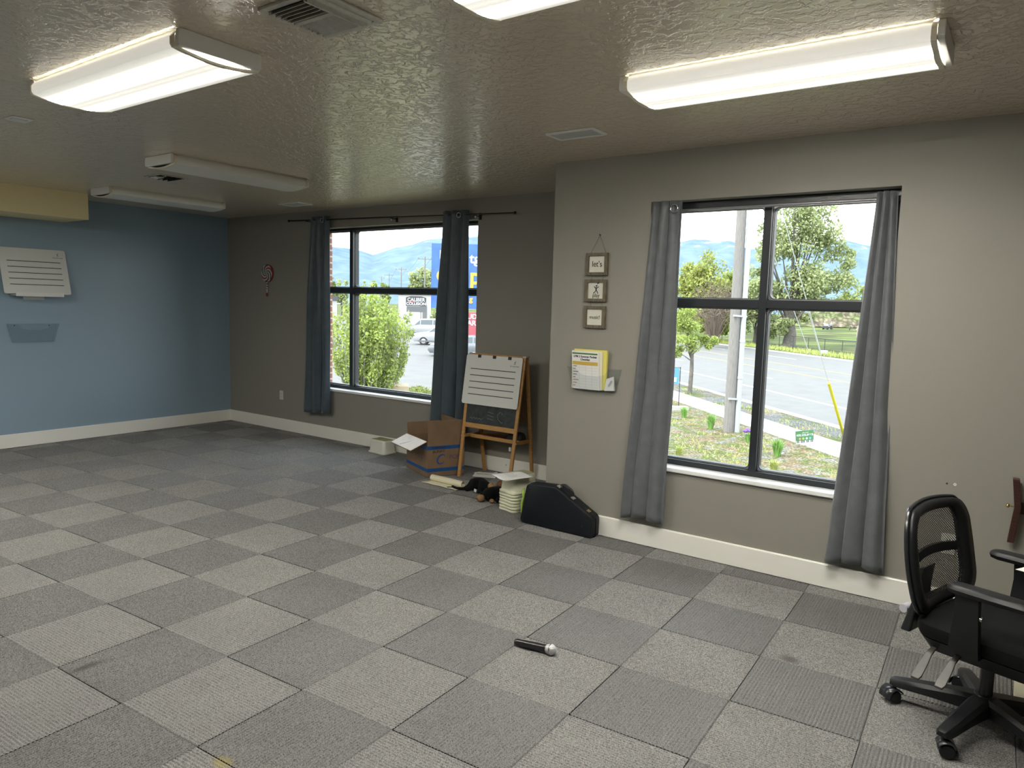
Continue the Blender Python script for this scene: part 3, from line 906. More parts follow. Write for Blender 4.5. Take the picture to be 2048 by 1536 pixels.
# ================================================================== things on the floor
def round_poly(P, r, n=5):
    out = []; N = len(P)
    rr = r if hasattr(r, '__len__') else [r] * N
    for i in range(N):
        p0, p, p1 = Vector(P[i - 1]), Vector(P[i]), Vector(P[(i + 1) % N])
        a = (p0 - p).normalized(); b = (p1 - p).normalized()
        ang = a.angle(b); d = min(rr[i] / math.tan(ang / 2), (p0 - p).length * .45, (p1 - p).length * .45)
        A = p + a * d; B = p + b * d
        for k in range(n + 1):
            t = k / n
            q = A * (1 - t) ** 2 + p * 2 * t * (1 - t) + B * t * t
            out.append((q.x, q.y))
    return out
def skin(name, joints, bones, m, parent=None, sub=2, root=0):
    """one continuous surface grown round a stick skeleton: joints [(pos, radius)...]"""
    me = bpy.data.meshes.new(name)
    me.from_pydata([j[0] for j in joints], bones, [])
    o = bpy.data.objects.new(name, me); COL.objects.link(o)
    o.modifiers.new('skin', 'SKIN')
    for i, j in enumerate(joints):
        r = j[1]; r = r if hasattr(r, '__len__') else (r, r)
        me.skin_vertices[0].data[i].radius = r
    me.skin_vertices[0].data[root].use_root = True
    sb = o.modifiers.new('sub', 'SUBSURF'); sb.levels = sub; sb.render_levels = sub
    dg = bpy.context.evaluated_depsgraph_get()
    me2 = bpy.data.meshes.new_from_object(o.evaluated_get(dg))
    bpy.data.objects.remove(o)
    me2.name = name
    me2.materials.clear(); me2.materials.append(m)
    me2.polygons.foreach_set('use_smooth', [True] * len(me2.polygons))
    o = bpy.data.objects.new(name, me2); COL.objects.link(o)
    if parent is not None: o.parent = parent
    return o

# --- easel
M_PINE = wood_mat('honey_pine', (.36, .185, .055), (.47, .265, .09), (4, 4, 26), .4)
M_PINED = wood_mat('brown_hardboard', (.13, .075, .04), (.16, .095, .05), (5, 5, 5), .6)
M_CHALK = mat('chalkboard', (.018, .024, .026), .55, noise=(18, .5))
M_CHK = mat('chalk_dust', (.20, .22, .22), .9)
M_STEEL = mat('zinc_fitting', (.62, .62, .60), .3, metal=.9)
EX0, EX1 = .668, 1.258
YB_, YT_, YR_ = 1.345, 1.530, 1.722          # front foot, top, rear foot
ez = 1.185
t = thing('easel', 'pine easel with a music whiteboard clipped over its chalkboard', 'easel', (0, 0, 0))
def fy(z): return YB_ + (YT_ - YB_) * z / ez
def ry(z): return YR_ + (YT_ + .03 - YR_) * z / ez
tx0, tx1 = .645, 1.268
def lx(z): return EX0 + (tx0 - EX0) * z / ez
def rx(z): return EX1 + (tx1 - EX1) * z / ez
for fx, lab in ((lx, 0), (rx, 1)):
    MB().bar((fx(0), YB_, 0), (fx(ez), YT_, ez), .034, .020, (0, -1, 0)).build('leg', M_PINE, t, bevel=.003)
    MB().bar((fx(0) + (.02 if lab == 0 else -.0), YR_, 0), (fx(ez), YT_ + .03, ez - .005), .034, .020, (0, -1, 0)).build('leg', M_PINE, t, bevel=.003)
    q = MB(); q.box((fx(ez) - .02, YT_ - .012, ez - .012), (fx(ez) + .02, YT_ + .045, ez - .002))
    q.build('hinge', M_STEEL, t)
def rail(z, h, yoff=0): MB().bar((lx(z), fy(z) + yoff, z), (rx(z), fy(z) + yoff, z), .016, h, (0, .16, 1)).build('rail', M_PINE, t, bevel=.002)
rail(.500, .045); rail(ez - .03, .05)
q = MB(); z0, z1 = .52, ez - .05
def quadprism(pts, th):
    P = [Vector(p) for p in pts]; n = (P[1] - P[0]).cross(P[2] - P[0]).normalized() * th
    m_ = len(P)
    return MB().add(P + [p + n for p in P], [tuple(range(m_ - 1, -1, -1)), tuple(range(m_, 2 * m_))] + [(i, (i + 1) % m_, m_ + (i + 1) % m_, m_ + i) for i in range(m_)])
cb = quadprism([(lx(z0) + .01, fy(z0), z0), (rx(z0) - .01, fy(z0), z0), (rx(z1) - .01, fy(z1), z1), (lx(z1) + .01, fy(z1), z1)], .005).build('chalkboard', M_CHALK, t, fixn=True)
CM = frame_m((0, fy(.60) - .0065, .60), (1, 0, 0), (0, YT_ - YB_, ez))
def chalk(pts):
    q = MB()
    for a, b in zip(pts, pts[1:]):
        A, B = Vector((*a, 0)), Vector((*b, 0)); d = (B - A).normalized(); n = Vector((-d.y, d.x, 0)) * .0016
        q.add([A - n, B - n, B + n, A + n], [(0, 1, 2, 3)], CM)
    q.build('chalk_stroke', M_CHK, cb)
for k in range(3): chalk([(.925, .045 - .03 * k), (.995, .035 - .03 * k)])
chalk([(1.075, .06), (1.04, .03), (1.05, -.01), (1.10, -.045), (1.105, -.03)])
chalk([(1.085, .05), (1.10, .035)])
xx = .72
for k in range(9): chalk([(xx + k * .017, -.035 + (.012 if k % 2 else 0)), (xx + k * .017 + .014, -.037 + (0 if k % 2 else .015))])
quadprism([(lx(.55) + .015, ry(.55), .55), (rx(.55) - .015, ry(.55), .55), (rx(ez) - .015, ry(ez - .04), ez - .04), (lx(ez) + .015, ry(ez - .04), ez - .04)], .005).build('rear_board', M_PINED, t, fixn=True)
# tray between the rear legs, side stays
zt = .385
q = MB()
q.box((lx(zt) + .0, ry(zt) - .16, zt - .022), (rx(zt), ry(zt) - .145, zt + .012)); q.box((lx(zt), ry(zt) + .0, zt - .022), (rx(zt), ry(zt) + .014, zt + .012))
q.box((lx(zt), ry(zt) - .15, zt - .020), (rx(zt), ry(zt) + .005, zt - .012)); q.build('tray', M_PINE, t, bevel=.002)
for fx in (lx, rx):
    MB().bar((fx(.39), fy(.39) + .012, .39), (fx(.39), ry(.39) - .02, .385), .012, .028).build('stay', M_PINE, t, bevel=.002)
    k = MB(); k.tube([(fx(.39) - .022, fy(.39), .39), (fx(.39) + .022, fy(.39), .39)], .008, 10); k.build('stay_bolt', M_STEEL, t, smooth=True)
MB().box((rx(.33) - .05, fy(.33) - .004, .318), (rx(.33) - .03, fy(.33) + .01, .352)).build('catch', M_PLAS, t)
# whiteboard over the chalkboard
wz0, wz1 = .703, 1.168
zc = (wz0 + wz1) / 2
WM = frame_m(((.612 + 1.268) / 2, fy(zc) - .028, zc), (1, 0, 0), (0, (fy(wz1) - fy(wz0)), wz1 - wz0))
tb = thing('music_whiteboard', 'whiteboard with five music staff lines clipped to the pine easel', 'whiteboard', (0, 0, 0))
staff_board(tb, WM, .652, .472, True)
# things on the tray
tk = thing('red_book', 'flat red book lying on the easel tray', 'book', ((lx(zt) + .25), ry(zt) - .075, zt - .012))
MB().prism(rrect(-.14, -.055, .14, .055, .004, 2), 0, .016).build('cover', mat('red_cover', (.24, .05, .035), .5), tk, bevel=.002)
MB().box((-.136, -.052, .003), (.1405, .0515, .013)).build('pages', M_CREAM, tk)
tk = thing('black_pouch', 'black pouch on the easel tray beside the red book', 'pouch', (rx(zt) - .115, ry(zt) - .075, zt - .012))
q = MB()
rings = []
for z, s_ in ((0, .92), (.02, 1), (.05, .95), (.075, .75), (.085, .4)):
    rings.append([(x * s_, y * s_, z + .008 * math.sin(9 * x)) for x, y in rrect(-.095, -.055, .095, .055, .03, 4)])
q.loft(rings).build('pouch', M_INK, tk, smooth=True, fixn=True)
MB().tube([(-.02, 0, .08), (-.03, 0, .115), (.01, 0, .13)], .006, 8).build('strap', M_INK, tk, smooth=True)

# --- cardboard box
M_CARD = mat('brown_cardboard', (.225, .145, .085), .75, noise=(9, .10))
M_CARDIN = mat('inner_cardboard', (.20, .13, .08), .8)
M_BLUEP = mat('blue_tape_print', (.012, .085, .28), .5)
M_BLUEL = mat('blue_logo_print', (.02, .075, .30), .6)
M_FADE = mat('faded_print', (.13, .105, .105), .7)
A_, B_, C_ = Vector((.463, 1.119, 0)), Vector((.015, 1.309, 0)), Vector((.635, 1.463, 0))
D_ = B_ + (C_ - A_); BH = .338
t = thing('cardboard_box', 'open brown cardboard box with blue bands standing in front of the dark curtain', 'box', (0, 0, 0))
Zv = Vector((0, 0, 1))
def wallp(a, b, name='wall'):
    n = (b - a).cross(Zv).normalized() * -.006      # thickness inward
    q = MB(); lo, hi = Vector((0, 0, .002)), Vector((0, 0, BH))
    P = [a, b, b + n, a + n]
    return q.prism([(p.x, p.y) for p in P], .002, BH).build(name, M_CARD, t, fixn=True)
order = [A_, C_, D_, B_]
walls = []
for a, b in zip(order, order[1:] + order[:1]): walls.append(wallp(a, b))
q = MB(); q.prism([(p.x, p.y) for p in order], .001, .006).build('bottom', M_CARDIN, t)
out_ab = -(C_ - A_).normalized()
def flap(a, b, tilt, L, name='flap', m=None, inset=.006):
    """tilt: 0 straight up, positive outward"""
    d = (b - a).normalized(); n = d.cross(Zv).normalized()
    up = (Zv * math.cos(tilt) + n * math.sin(tilt)) * L
    a2, b2 = a + d * inset + Zv * BH, b - d * inset + Zv * BH
    P = [a2, b2, b2 + up, a2 + up]
    tn = d.cross(up).normalized() * .005
    return MB().add(P + [p - tn for p in P], [(0, 1, 2, 3), (7, 6, 5, 4), (0, 4, 5, 1), (1, 5, 6, 2), (2, 6, 7, 3), (3, 7, 4, 0)]).build(name, m or M_CARD, t, fixn=True), P
flap(A_, C_, -.02, .198); flap(C_, D_, -.12, .19); flap(D_, B_, .10, .120)
fl, FP = flap(B_, A_, 1.98, .185)
# white paper label with a tear, stuck on the folded-out flap
d1 = (FP[1] - FP[0]).normalized(); u1 = (FP[3] - FP[0]).normalized()
LM = frame_m(FP[0], d1, u1)
if (LM.to_3x3() @ Vector((0, 0, 1))).z < 0: LM = LM @ Matrix.Diagonal((1, 1, -1, 1))
LM = Matrix.Translation((0, 0, .0052)) @ LM
M_LAB = mat('white_label', (.72, .67, .62), .6, noise=(12, .06))
Lw = (FP[1] - FP[0]).length; Lh = .185
lab = MB().box((.002, .002, .001), (Lw - .002, Lh - .002, .0026), LM).build('label', M_LAB, fl)
tear = [(.17, .165), (.20, .125), (.225, .105), (.26, .07), (.275, .04), (.262, .075), (.235, .112), (.212, .135), (.185, .168)]
MB().prism(tear, .0027, .0033, LM).build('tear', M_DKW, lab, fixn=True)
for k in range(4): MB().box((.05 + .05 * k, .02 + .01 * k, .0027), (.051 + .05 * k, .15 - .01 * k, .0031), LM).build('crease', mat('crease_grey', (.45, .43, .42), .7), lab)
FR = frame_m(A_, (C_ - A_), (0, 0, 1))                       # printed face, z outward
if (FR.to_3x3() @ Vector((0, 0, 1))).dot(A_ - D_) < 0 and (FR.to_3x3() @ Vector((0, 0, 1))).dot(B_ - A_) > 0: pass
wAC, wAB = walls[0], walls[3]
Wc = (C_ - A_).length; Wb = (B_ - A_).length
LF = frame_m(B_, (A_ - B_), (0, 0, 1))
for M_, w_, par in ((FR, Wc, wAC), (LF, Wb, wAB)):
    for z0, z1 in ((.048, .082), (.262, .296)):
        MB().box((-.0006, z0, .0003), (w_ + .0006, z1, .0012), M_).build('blue_band', M_BLUEP, par)
# ring-shaped logo, open at the right
q = MB(); pts = []
for i in range(25):
    a = math.radians(40 + 285 * i / 24); wd = .006 + .010 * math.sin(PI * i / 24)
    for s_ in (-1, 1): pts.append(((.040 + s_ * wd / 2) * math.cos(a) * 1.0 + .012 * math.sin(a), (.044 + s_ * wd / 2) * math.sin(a), .0006))
q.add([(p[0] + .145, p[1] + .165, p[2]) for p in pts], [(2 * i, 2 * i + 1, 2 * i + 3, 2 * i + 2) for i in range(24)], FR)
q.build('ring_logo', M_BLUEL, wAC)
MB().box((.205, .135, .0003), (.207, .20, .0008), FR).build('logo_rule', M_FADE, wAC)
text('printed_word', 'POR', .062, mat('violet_print', (.11, .085, .14), .7), wAC, FR @ Matrix.Translation((.285, .180, .0005)))
text('marker_word', 'BUNKS', .034, M_INK, wAC, FR @ Matrix.Translation((.115, .242, .0013)) @ Matrix.Rotation(.05, 4, 'Z'), sx=1.15)
text('marker_word', 'WEEKEND', .030, M_INK, wAC, FR @ Matrix.Translation((.115, .279, .0016)), sx=1.05)
text('printed_word', '7 1/2 el', .046, M_FADE, wAB, LF @ Matrix.Translation((.30, .170, .0005)))
for x, y in ((.21, .30), (.245, .265), (.26, .215), (.215, .10), (.15, .33)):
    MB().box((0, -.001, .0012), (.026, .001, .0018), FR @ Matrix.Translation((x, y, 0)) @ Matrix.Rotation(.95, 4, 'Z')).build('scratch', M_CARDIN, wAC)

# --- step stools
M_STOOL = mat('ivory_plastic', (.70, .70, .54), .35)
M_STOOLB = mat('white_stool_plastic', (.66, .67, .60), .35)
M_PAD = mat('olive_rubber', (.33, .34, .20), .7)
SH, SPITCH = .145, .0245
def make_stool(label, group, m, pos, rz):
    t = thing('step_stool', label, 'step stool', pos, rz, group)
    L, W = .285, .205
    rings = []
    prof = [(.985, 0.0), (1.0, .003), (1.0, .0125), (.985, .0155), (.90, .0165), (.885, .0225), (.80, SH - .012), (.78, SH - .003), (.75, SH)]
    for s_, z in prof:
        hx = L / 2 - (1 - s_) * W / 2 * 1.0; hy = W / 2 * s_
        P = rrect(-hx, -hy, hx, hy, .045 * s_, 6)
        # extra points along the sides so the hem can arch
        Q = []
        for i, p in enumerate(P):
            Q.append(p); n = P[(i + 1) % len(P)]
            dd = math.hypot(n[0] - p[0], n[1] - p[1])
            if dd > .05:
                for k in range(1, 6): Q.append((p[0] + (n[0] - p[0]) * k / 6, p[1] + (n[1] - p[1]) * k / 6))
        ring = []
        for x, y in Q:
            ar = 0
            if z < .023:
                ex = max(0, 1 - (abs(x) / (hx * .60)) ** 2) if abs(abs(y) - hy) < .002 else 0
                ey = max(0, 1 - (abs(y) / (hy * .5)) ** 2) if abs(abs(x) - hx) < .002 else 0
                ar = .002 * max(ex, ey) ** .7
            ring.append((x, y, z + ar))
        rings.append(ring)
    q = MB(); n = len(rings[0])
    q.loft(rings, caps=False)
    k = len(q.v) - n
    q.f.append(tuple(range(k, k + n)))
    q.build('body', m, t, smooth=True)
    pd = MB().prism(rrect(-L / 2 * .78, -W / 2 * .66, L / 2 * .78, W / 2 * .66, .02, 4), SH - .002, SH + .0025).build('tread_pad', M_PAD, t)
    for k in range(11):
        x = -L / 2 * .70 + k * L * .07
        MB().box((x - .0035, -W / 2 * .60, SH + .002), (x + .0035, W / 2 * .60, SH + .0045)).build('tread_rib', M_PAD, pd)
    return t
make_stool('single ivory step stool with olive tread by the far baseboard, next to the cardboard box', None, M_STOOLB, (-.672, 1.648, 0), -.09)
SP, SRZ = Vector((1.712, .842, 0)), 1.335
names_ = ['lowest ivory step stool of the nested stack, resting on the carpet', 'second ivory step stool from the bottom of the nested stack',
          'third ivory step stool from the bottom of the nested stack', 'middle ivory step stool of the nested stack of seven',
          'third ivory step stool from the top of the nested stack', 'second ivory step stool from the top of the nested stack',
          'topmost ivory step stool of the nested stack, under the sheet of paper']
first = None
for k in range(7):
    if first is None:
        first = make_stool(names_[0], 'nested step stools', M_STOOL, SP, SRZ); o = first
    else:
        o = copy_tree(first); o['label'] = names_[k]
    o.location = (SP.x + .0015 * math.sin(k * 2.3), SP.y + .0015 * math.cos(k * 1.7), k * SPITCH)
    o.rotation_euler = (0, 0, SRZ + .012 * math.sin(k * 1.9))
zt7 = 6 * SPITCH + SH + .005
pp = [onz(983, 949.4, zt7), onz(1010.6, 962.5, zt7), onz(1070.5, 953.6, zt7), onz(1043, 942, zt7)]
t = thing('paper_sheet', 'printed white sheet lying on top of the nested step stools', 'paper', (0, 0, 0))
vs = []; N = 8
for j in range(N + 1):
    for i in range(N + 1):
        a, b = i / N, j / N
        p = pp[0] * (1 - a) * (1 - b) + pp[1] * a * (1 - b) + pp[2] * a * b + pp[3] * (1 - a) * b
        dx = p.x - SP.x; dy = p.y - SP.y
        droop = max(0, (dx * math.cos(SRZ) + dy * math.sin(SRZ)) ** 2 ** 1 - .10 ** 2) * .0
        vs.append((p.x, p.y, p.z + .004 * math.sin(6 * a + 1) * (1 - b) - droop))
fs = [(j * (N + 1) + i, j * (N + 1) + i + 1, (j + 1) * (N + 1) + i + 1, (j + 1) * (N + 1) + i) for j in range(N) for i in range(N)]
ps = MB().add(vs, fs).build('sheet', M_PAPER, t, smooth='all')
md = ps.modifiers.new('thickness', 'SOLIDIFY'); md.thickness = .0012; md.offset = 1
for k in range(7):
    a = .22 + .085 * k
    p = [pp[0] * (1 - a) + pp[1] * a, pp[3] * (1 - a) + pp[2] * a]
    q0 = p[0] * .72 + p[1] * .28; q1 = p[0] * (.35 + .05 * (k % 3)) + p[1] * (.65 - .05 * (k % 3))
    MB().bar((q0.x, q0.y, zt7 + .0075), (q1.x, q1.y, zt7 + .0050), .0022, .0006).build('print_line', mat('pale_print', (.45, .45, .46), .7), ps)
# loose papers under the easel
for lab, pts, m, z in (('loose printed sheets lying on the carpet under the easel', [(945, 952), (951, 944), (994, 946), (990, 956)], M_PAPER, .003),
                       ('white sheet on the carpet under the easel half hidden by the black plush', [(948, 945), (963, 942.5), (996, 944.5), (992, 949)], M_PAPER, .007)):
    P = [onz(u, v, z) for u, v in pts]
    c = sum(P, Vector()) / 4
    t = thing('paper_sheet', lab, 'paper', (c.x, c.y, 0))
    Q = [p - c for p in P]
    o = MB().prism([(p.x, p.y) for p in Q], z - .0026, z).build('sheet', m, t, fixn=True)
    d = (Q[2] - Q[1]); e = Q[0] - Q[1]
    for k in range(2): MB().bar(Q[1] + d * .1 + e * (.2 + .2 * k) + Vector((0, 0, z + .0004)), Q[1] + d * .9 + e * (.2 + .2 * k) + Vector((0, 0, z + .0004)), .018, .0006).build('print_block', mat('dark_print', (.12, .13, .11), .7), o)

# --- paper roll
t = thing('paper_roll', 'cream paper roll with its loose end spread on the carpet in front of the box', 'paper roll', (0, 0, 0))
ra, rb = Vector((.575, 1.065, .030)), Vector((.965, 1.047, .030))
dd = (rb - ra).normalized(); nn = dd.cross(Vector((0, 0, 1))).normalized()
rings = []
for j in range(2):
    base = ra if j == 0 else rb
    ring = []
    for k in range(28): a = 2 * PI * k / 28; ring.append(tuple(base + nn * math.cos(a) * .029 + Zv * math.sin(a) * .029))
    rings.append(ring)
q = MB(); q.loft(rings, caps=False)
inn = [[tuple((ra if j == 0 else rb) + nn * math.cos(2 * PI * k / 28) * .0245 + Zv * math.sin(2 * PI * k / 28) * .0245) for k in range(28)] for j in range(2)]
k0 = len(q.v); q.loft(inn[::-1], caps=False)
for k in range(28):
    q.f.append((k, k0 + 28 + k, k0 + 28 + (k + 1) % 28, (k + 1) % 28)); q.f.append((28 + k, 28 + (k + 1) % 28, k0 + (k + 1) % 28, k0 + k))
M_ROLL = mat('ivory_paper', (.70, .66, .50), .6)
ro = q.build('roll', M_ROLL, t, smooth=True, fixn=True)
vs = []
for i in range(9):
    for j in range(4):
        p = ra + dd * (-.02 + (.43) * i / 8) + nn * (.0 + .040 * j)
        vs.append((p.x, p.y, .0035 + (.004 if j == 3 else 0) * abs(math.sin(i * 1.1)) + (.003 if j == 0 else 0)))
sh = MB().add(vs, [(i * 4 + j, i * 4 + j + 1, (i + 1) * 4 + j + 1, (i + 1) * 4 + j) for i in range(8) for j in range(3)]).build('loose_end', M_ROLL, t, smooth='all')
md = sh.modifiers.new('thickness', 'SOLIDIFY'); md.thickness = .0015; md.offset = 1
p = ra + dd * .31 + nn * .075
MB().bar((p.x - .02, p.y - .03, .0085), (p.x + .02, p.y + .03, .0085), .028, .001).build('black_tab', M_INK, sh)

# --- plush toys
M_BLKF = mat('black_plush', (.006, .006, .007), .95, spec=.1, bump=(160, .7, .006), sheen=.04)
M_TANF = mat('tan_plush', (.27, .165, .07), .95, noise=(30, .25), bump=(140, .7, .006))
M_BRNF = mat('brown_plush', (.15, .06, .025), .95, noise=(30, .3), bump=(140, .7, .006))
c0 = onz(948, 983, 0)
t = thing('plush_cat', 'black plush cat lying against the end of the paper roll', 'stuffed toy', (c0.x, c0.y, 0))
skin('body', [((-.055, .055, .062), .050), ((.0, .06, .072), .060), ((.07, .055, .062), .052), ((.135, .04, .048), .040), ((.175, .02, .040), .034),
              ((-.085, .02, .022), .020), ((-.10, -.03, .014), .014), ((-.15, -.055, .014), .013), ((-.20, -.04, .014), .012), ((-.235, -.02, .013), .011),
              ((-.04, -.01, .025), .022), ((-.055, -.055, .017), .017), ((.07, -.01, .026), .020), ((.085, -.05, .017), .016)],
     [(0, 1), (1, 2), (2, 3), (3, 4), (0, 5), (5, 6), (6, 7), (7, 8), (8, 9), (1, 10), (10, 11), (2, 12), (12, 13)], M_BLKF, t, root=1)
for y in (-.012, .045): MB().lathe([(.016, 0), (.008, .02), (.001, .03)], 10, Matrix.Translation((.165, y, .068))).build('ear', M_BLKF, t, smooth=True)
M_TAGW = mat('white_satin_tag', (.6, .6, .58), .5)
MB().add([(.03, -.035, .040), (.065, -.045, .036), (.060, -.05, .012), (.028, -.04, .016), (.045, -.043, .030)], [(0, 4, 3), (0, 1, 4), (1, 2, 4), (2, 3, 4)]).build('care_tag', M_TAGW, t)
c1 = onz(984, 1000, 0)
t = thing('plush_dog', 'black and tan plush dog flopped beside the nested step stools', 'stuffed toy', (c1.x, c1.y, 0))
skin('body', [((.03, .10, .060), .058), ((.015, .03, .065), .066), ((-.01, -.045, .060), .056), ((-.03, -.085, .044), .042), ((-.05, .10, .05), .024), ((-.075, .075, .062), .020), ((.085, .0, .03), .022), ((.10, -.07, .02), .018)],
     [(0, 1), (1, 2), (2, 3), (0, 4), (4, 5), (1, 6), (6, 7)], M_BLKF, t, root=1)
MB().ball((-.040, -.108, .032), (.036, .038, .030), 16, 12).build('muzzle', M_TANF, t, smooth=True)
MB().ball((-.052, -.146, .034), (.010, .008, .008)).build('nose', M_BRNF, t, smooth=True)
MB().ball((-.075, .085, .088), (.034, .026, .030), 14, 10).build('paw', M_TANF, t, smooth=True)
MB().ball((.005, .10, .108), (.030, .030, .040), 14, 10).build('paw', M_BRNF, t, smooth=True)
MB().ball((.062, -.085, .020), (.022, .020, .018), 14, 10).build('paw', M_TANF, t, smooth=True)
for s_ in (-1, 1): MB().ball((-.02 + s_ * .045, -.06, .035), (.012, .026, .032), 12, 8).build('ear', M_BLKF, t, smooth=True)
MB().box((-.125, -.07, .001), (-.088, -.040, .0025), Matrix.Rotation(.3, 4, 'Z')).build('care_tag', M_TAGW, t)
t = thing('green_ribbon', 'scrap of lime green ribbon between the stacked stools and the instrument case', 'ribbon', (1.865, .70, 0))
MB().tube([(-.02, 0, .02), (-.02, .0, .10), (-.005, -.005, .15), (-.012, .0, .20), (0, 0, .215)], [.008, .012, .007, .013, .005], 8).build('ribbon', mat('lime_ribbon', (.35, .55, .08), .6), t, smooth=True)

# --- instrument case
M_CASE = mat('black_case_vinyl', (.008, .010, .014), .5, spec=.3, bump=(220, .25, .002))
M_CEDGE = mat('black_case_edge', (.008, .009, .011), .35)
t = thing('instrument_case', 'black instrument case with a slanting top edge leaning on the wall corner', 'instrument case', (2.25, .592, 0))
P2 = [(-.312, .002), (.318, .002), (.320, .150), (-.005, .328), (-.255, .312)]
rr_ = [.035, .025, .05, .06, .05]
CMx = frame_m((0, 0, 0), (1, 0, 0), (0, 0, 1))              # z = towards the room
outl = round_poly(P2, rr_, 6)
def shrink(P, d):
    c = Vector((sum(p[0] for p in P) / len(P), sum(p[1] for p in P) / len(P)))
    return [(c.x + (p[0] - c.x) * (1 - d), c.y + (p[1] - c.y) * (1 - d)) for p in P]
def shell(name, za, zb, m, d=0):
    q = MB(); lo = .010
    sgn = 1 if zb > za else -1
    rings = []
    for z, dd_ in ((za, d), (zb - sgn * .012, d), (zb - sgn * .003, d + .015), (zb, d + .04)):
        rings.append([tuple(CMx @ Vector((x, max(y, .001), z))) for x, y in shrink(outl, dd_)])
    q.loft(rings)
    return q.build(name, m, t, smooth=True, fixn=True)
shell('lid', .012, .058, M_CASE); shell('body', .008, -.052, M_CASE)
q = MB()
for z in (.0125, .0075):
    pts = [tuple(CMx @ Vector((x, max(y, .004), z))) for x, y in shrink(outl, -.006)]
    q.tube(pts, .0035, 6, closed=True)
q.build('edge_trim', M_CEDGE, t, smooth=True)
q = MB(); pts = [tuple(CMx @ Vector((x, max(y, .006), .052))) for x, y in shrink(outl, .012)]
q.tube(pts, .004, 6, closed=True); q.build('front_piping', M_CEDGE, t, smooth=True)
sl_ = Vector((.325, -.178)).normalized(); nr_ = Vector((-sl_.y, sl_.x)); nr_ = nr_ if nr_.y > 0 else -nr_
def onslope(s_, h=0): p = Vector((-.005, .328)) + sl_ * s_ + nr_ * h; return (p.x, p.y)
def c3(p, z): return tuple(CMx @ Vector((p[0], p[1], z)))
hd = MB(); hd.tube([c3(onslope(.012, -.006), .0), c3(onslope(.02, .022), -.004), c3(onslope(.04, .033), -.006), c3(onslope(.105, .033), -.006), c3(onslope(.13, .022), -.004), c3(onslope(.138, -.004), 0)], [.006, .007, .009, .009, .007, .006], 10)
hd.build('handle', M_CEDGE, t, smooth=True)
for s_ in (-.0, .15, .30):
    q = MB(); M2 = CMx @ Matrix.Translation((*onslope(s_ + (.012 if s_ == 0 else 0), .001), .010)) @ Matrix.Rotation(math.atan2(sl_.y, sl_.x), 4, 'Z')
    q.box((-.014, -.002, -.018), (.014, .004, .018), M2); q.box((-.008, .004, -.012), (.008, .007, .006), M2)
    q.build('latch', M_STEEL if s_ < .2 else mat('gold_latch', (.6, .5, .3), .25, metal=1.0), t, bevel=.001)
for x, z in ((-.225, .275), (.235, .075)): MB().lathe([(.008, .0), (.007, .003), (.002, .004)], 10, CMx @ Matrix.Translation((x, z, .0575))).build('stud', M_CEDGE, t, smooth=True)
t = thing('power_adapter', 'small white adapter at the foot of the wall corner behind the instrument case', 'power adapter', (2.060, .72, 0))
MB().prism(rrect(-.022, -.03, .022, .03, .006, 3), .15, .20).build('housing', M_PLAS, t, bevel=.003)
MB().tube([(0, -.0, .15), (0, -.01, .02), (-.01, -.03, .006)], .004, 8).build('cable', M_PLAS, t, smooth=True)
MB().prism(rrect(-.032, -.015, -.010, .015, .004, 2), .001, .19).build('black_plug', M_INK, t)

# --- microphone
m0, m1 = onz(1031, 1283, .019), onz(1105, 1300, .025)
dr = (m1 - m0); dr.z = 0; Lm = dr.length
t = thing('microphone', 'black handheld microphone with a silver mesh head lying on the carpet', 'microphone', (m0.x, m0.y, .0), math.atan2(dr.y, dr.x))
RX = Matrix.Translation((0, 0, .0185)) @ Matrix.Rotation(PI / 2 - .035, 4, 'Y')
M_MIC = mat('black_mic_body', (.012, .012, .013), .28, spec=.6)
MB().lathe([(.0120, -.002), (.0155, .002), (.0165, .012), (.0172, .06), (.0182, Lm - .045), (.0185, Lm - .036), (.0165, Lm - .033)], 28, RX).build('handle', M_MIC, t, smooth=True)
M_MESH = mat('silver_mic_mesh', (.52, .53, .53), .4, metal=.55, bump=(900, .8, .001))
z0 = Lm - .033
gr = MB().lathe([(.0165, z0), (.0215, z0 + .006), (.0235, z0 + .014), (.0245, z0 + .020)] + [(.0265 * math.sin(a), z0 + .024 + .026 * -math.cos(a) + .0) for a in np.linspace(PI / 2 + .02, PI, 9)], 28, RX, caps=False)
gr.build('grille', M_MESH, t, smooth=True)
MB().lathe([(.0250, z0 + .0195), (.0268, z0 + .021), (.0268, z0 + .026), (.0255, z0 + .028)], 28, RX, caps=False).build('grille_band', M_NICK, t, smooth=True)
MB().box((.004, -.0015, .0365), (Lm - .06, .0015, .0372)).build('seam', mat('seam_grey', (.1, .1, .1), .4), t)

# ================================================================== office chair and desk end
M_BPL = mat('black_nylon', (.010, .011, .013), .42, spec=.35)
M_BSH = mat('black_gloss_plastic', (.020, .022, .026), .25)
M_BFB = mat('black_seat_fabric', (.008, .009, .009), .9, spec=.15, bump=(300, .4, .002))
M_LEV = mat('worn_lever_plastic', (.045, .042, .038), .45, noise=(20, .3))
HUB = Vector((4.95, -.53, 0)); FACE = math.radians(-18)
t = thing('office_chair', 'black mesh-back office chair on casters at the edge of the picture', 'office chair', HUB, FACE)
ch = t
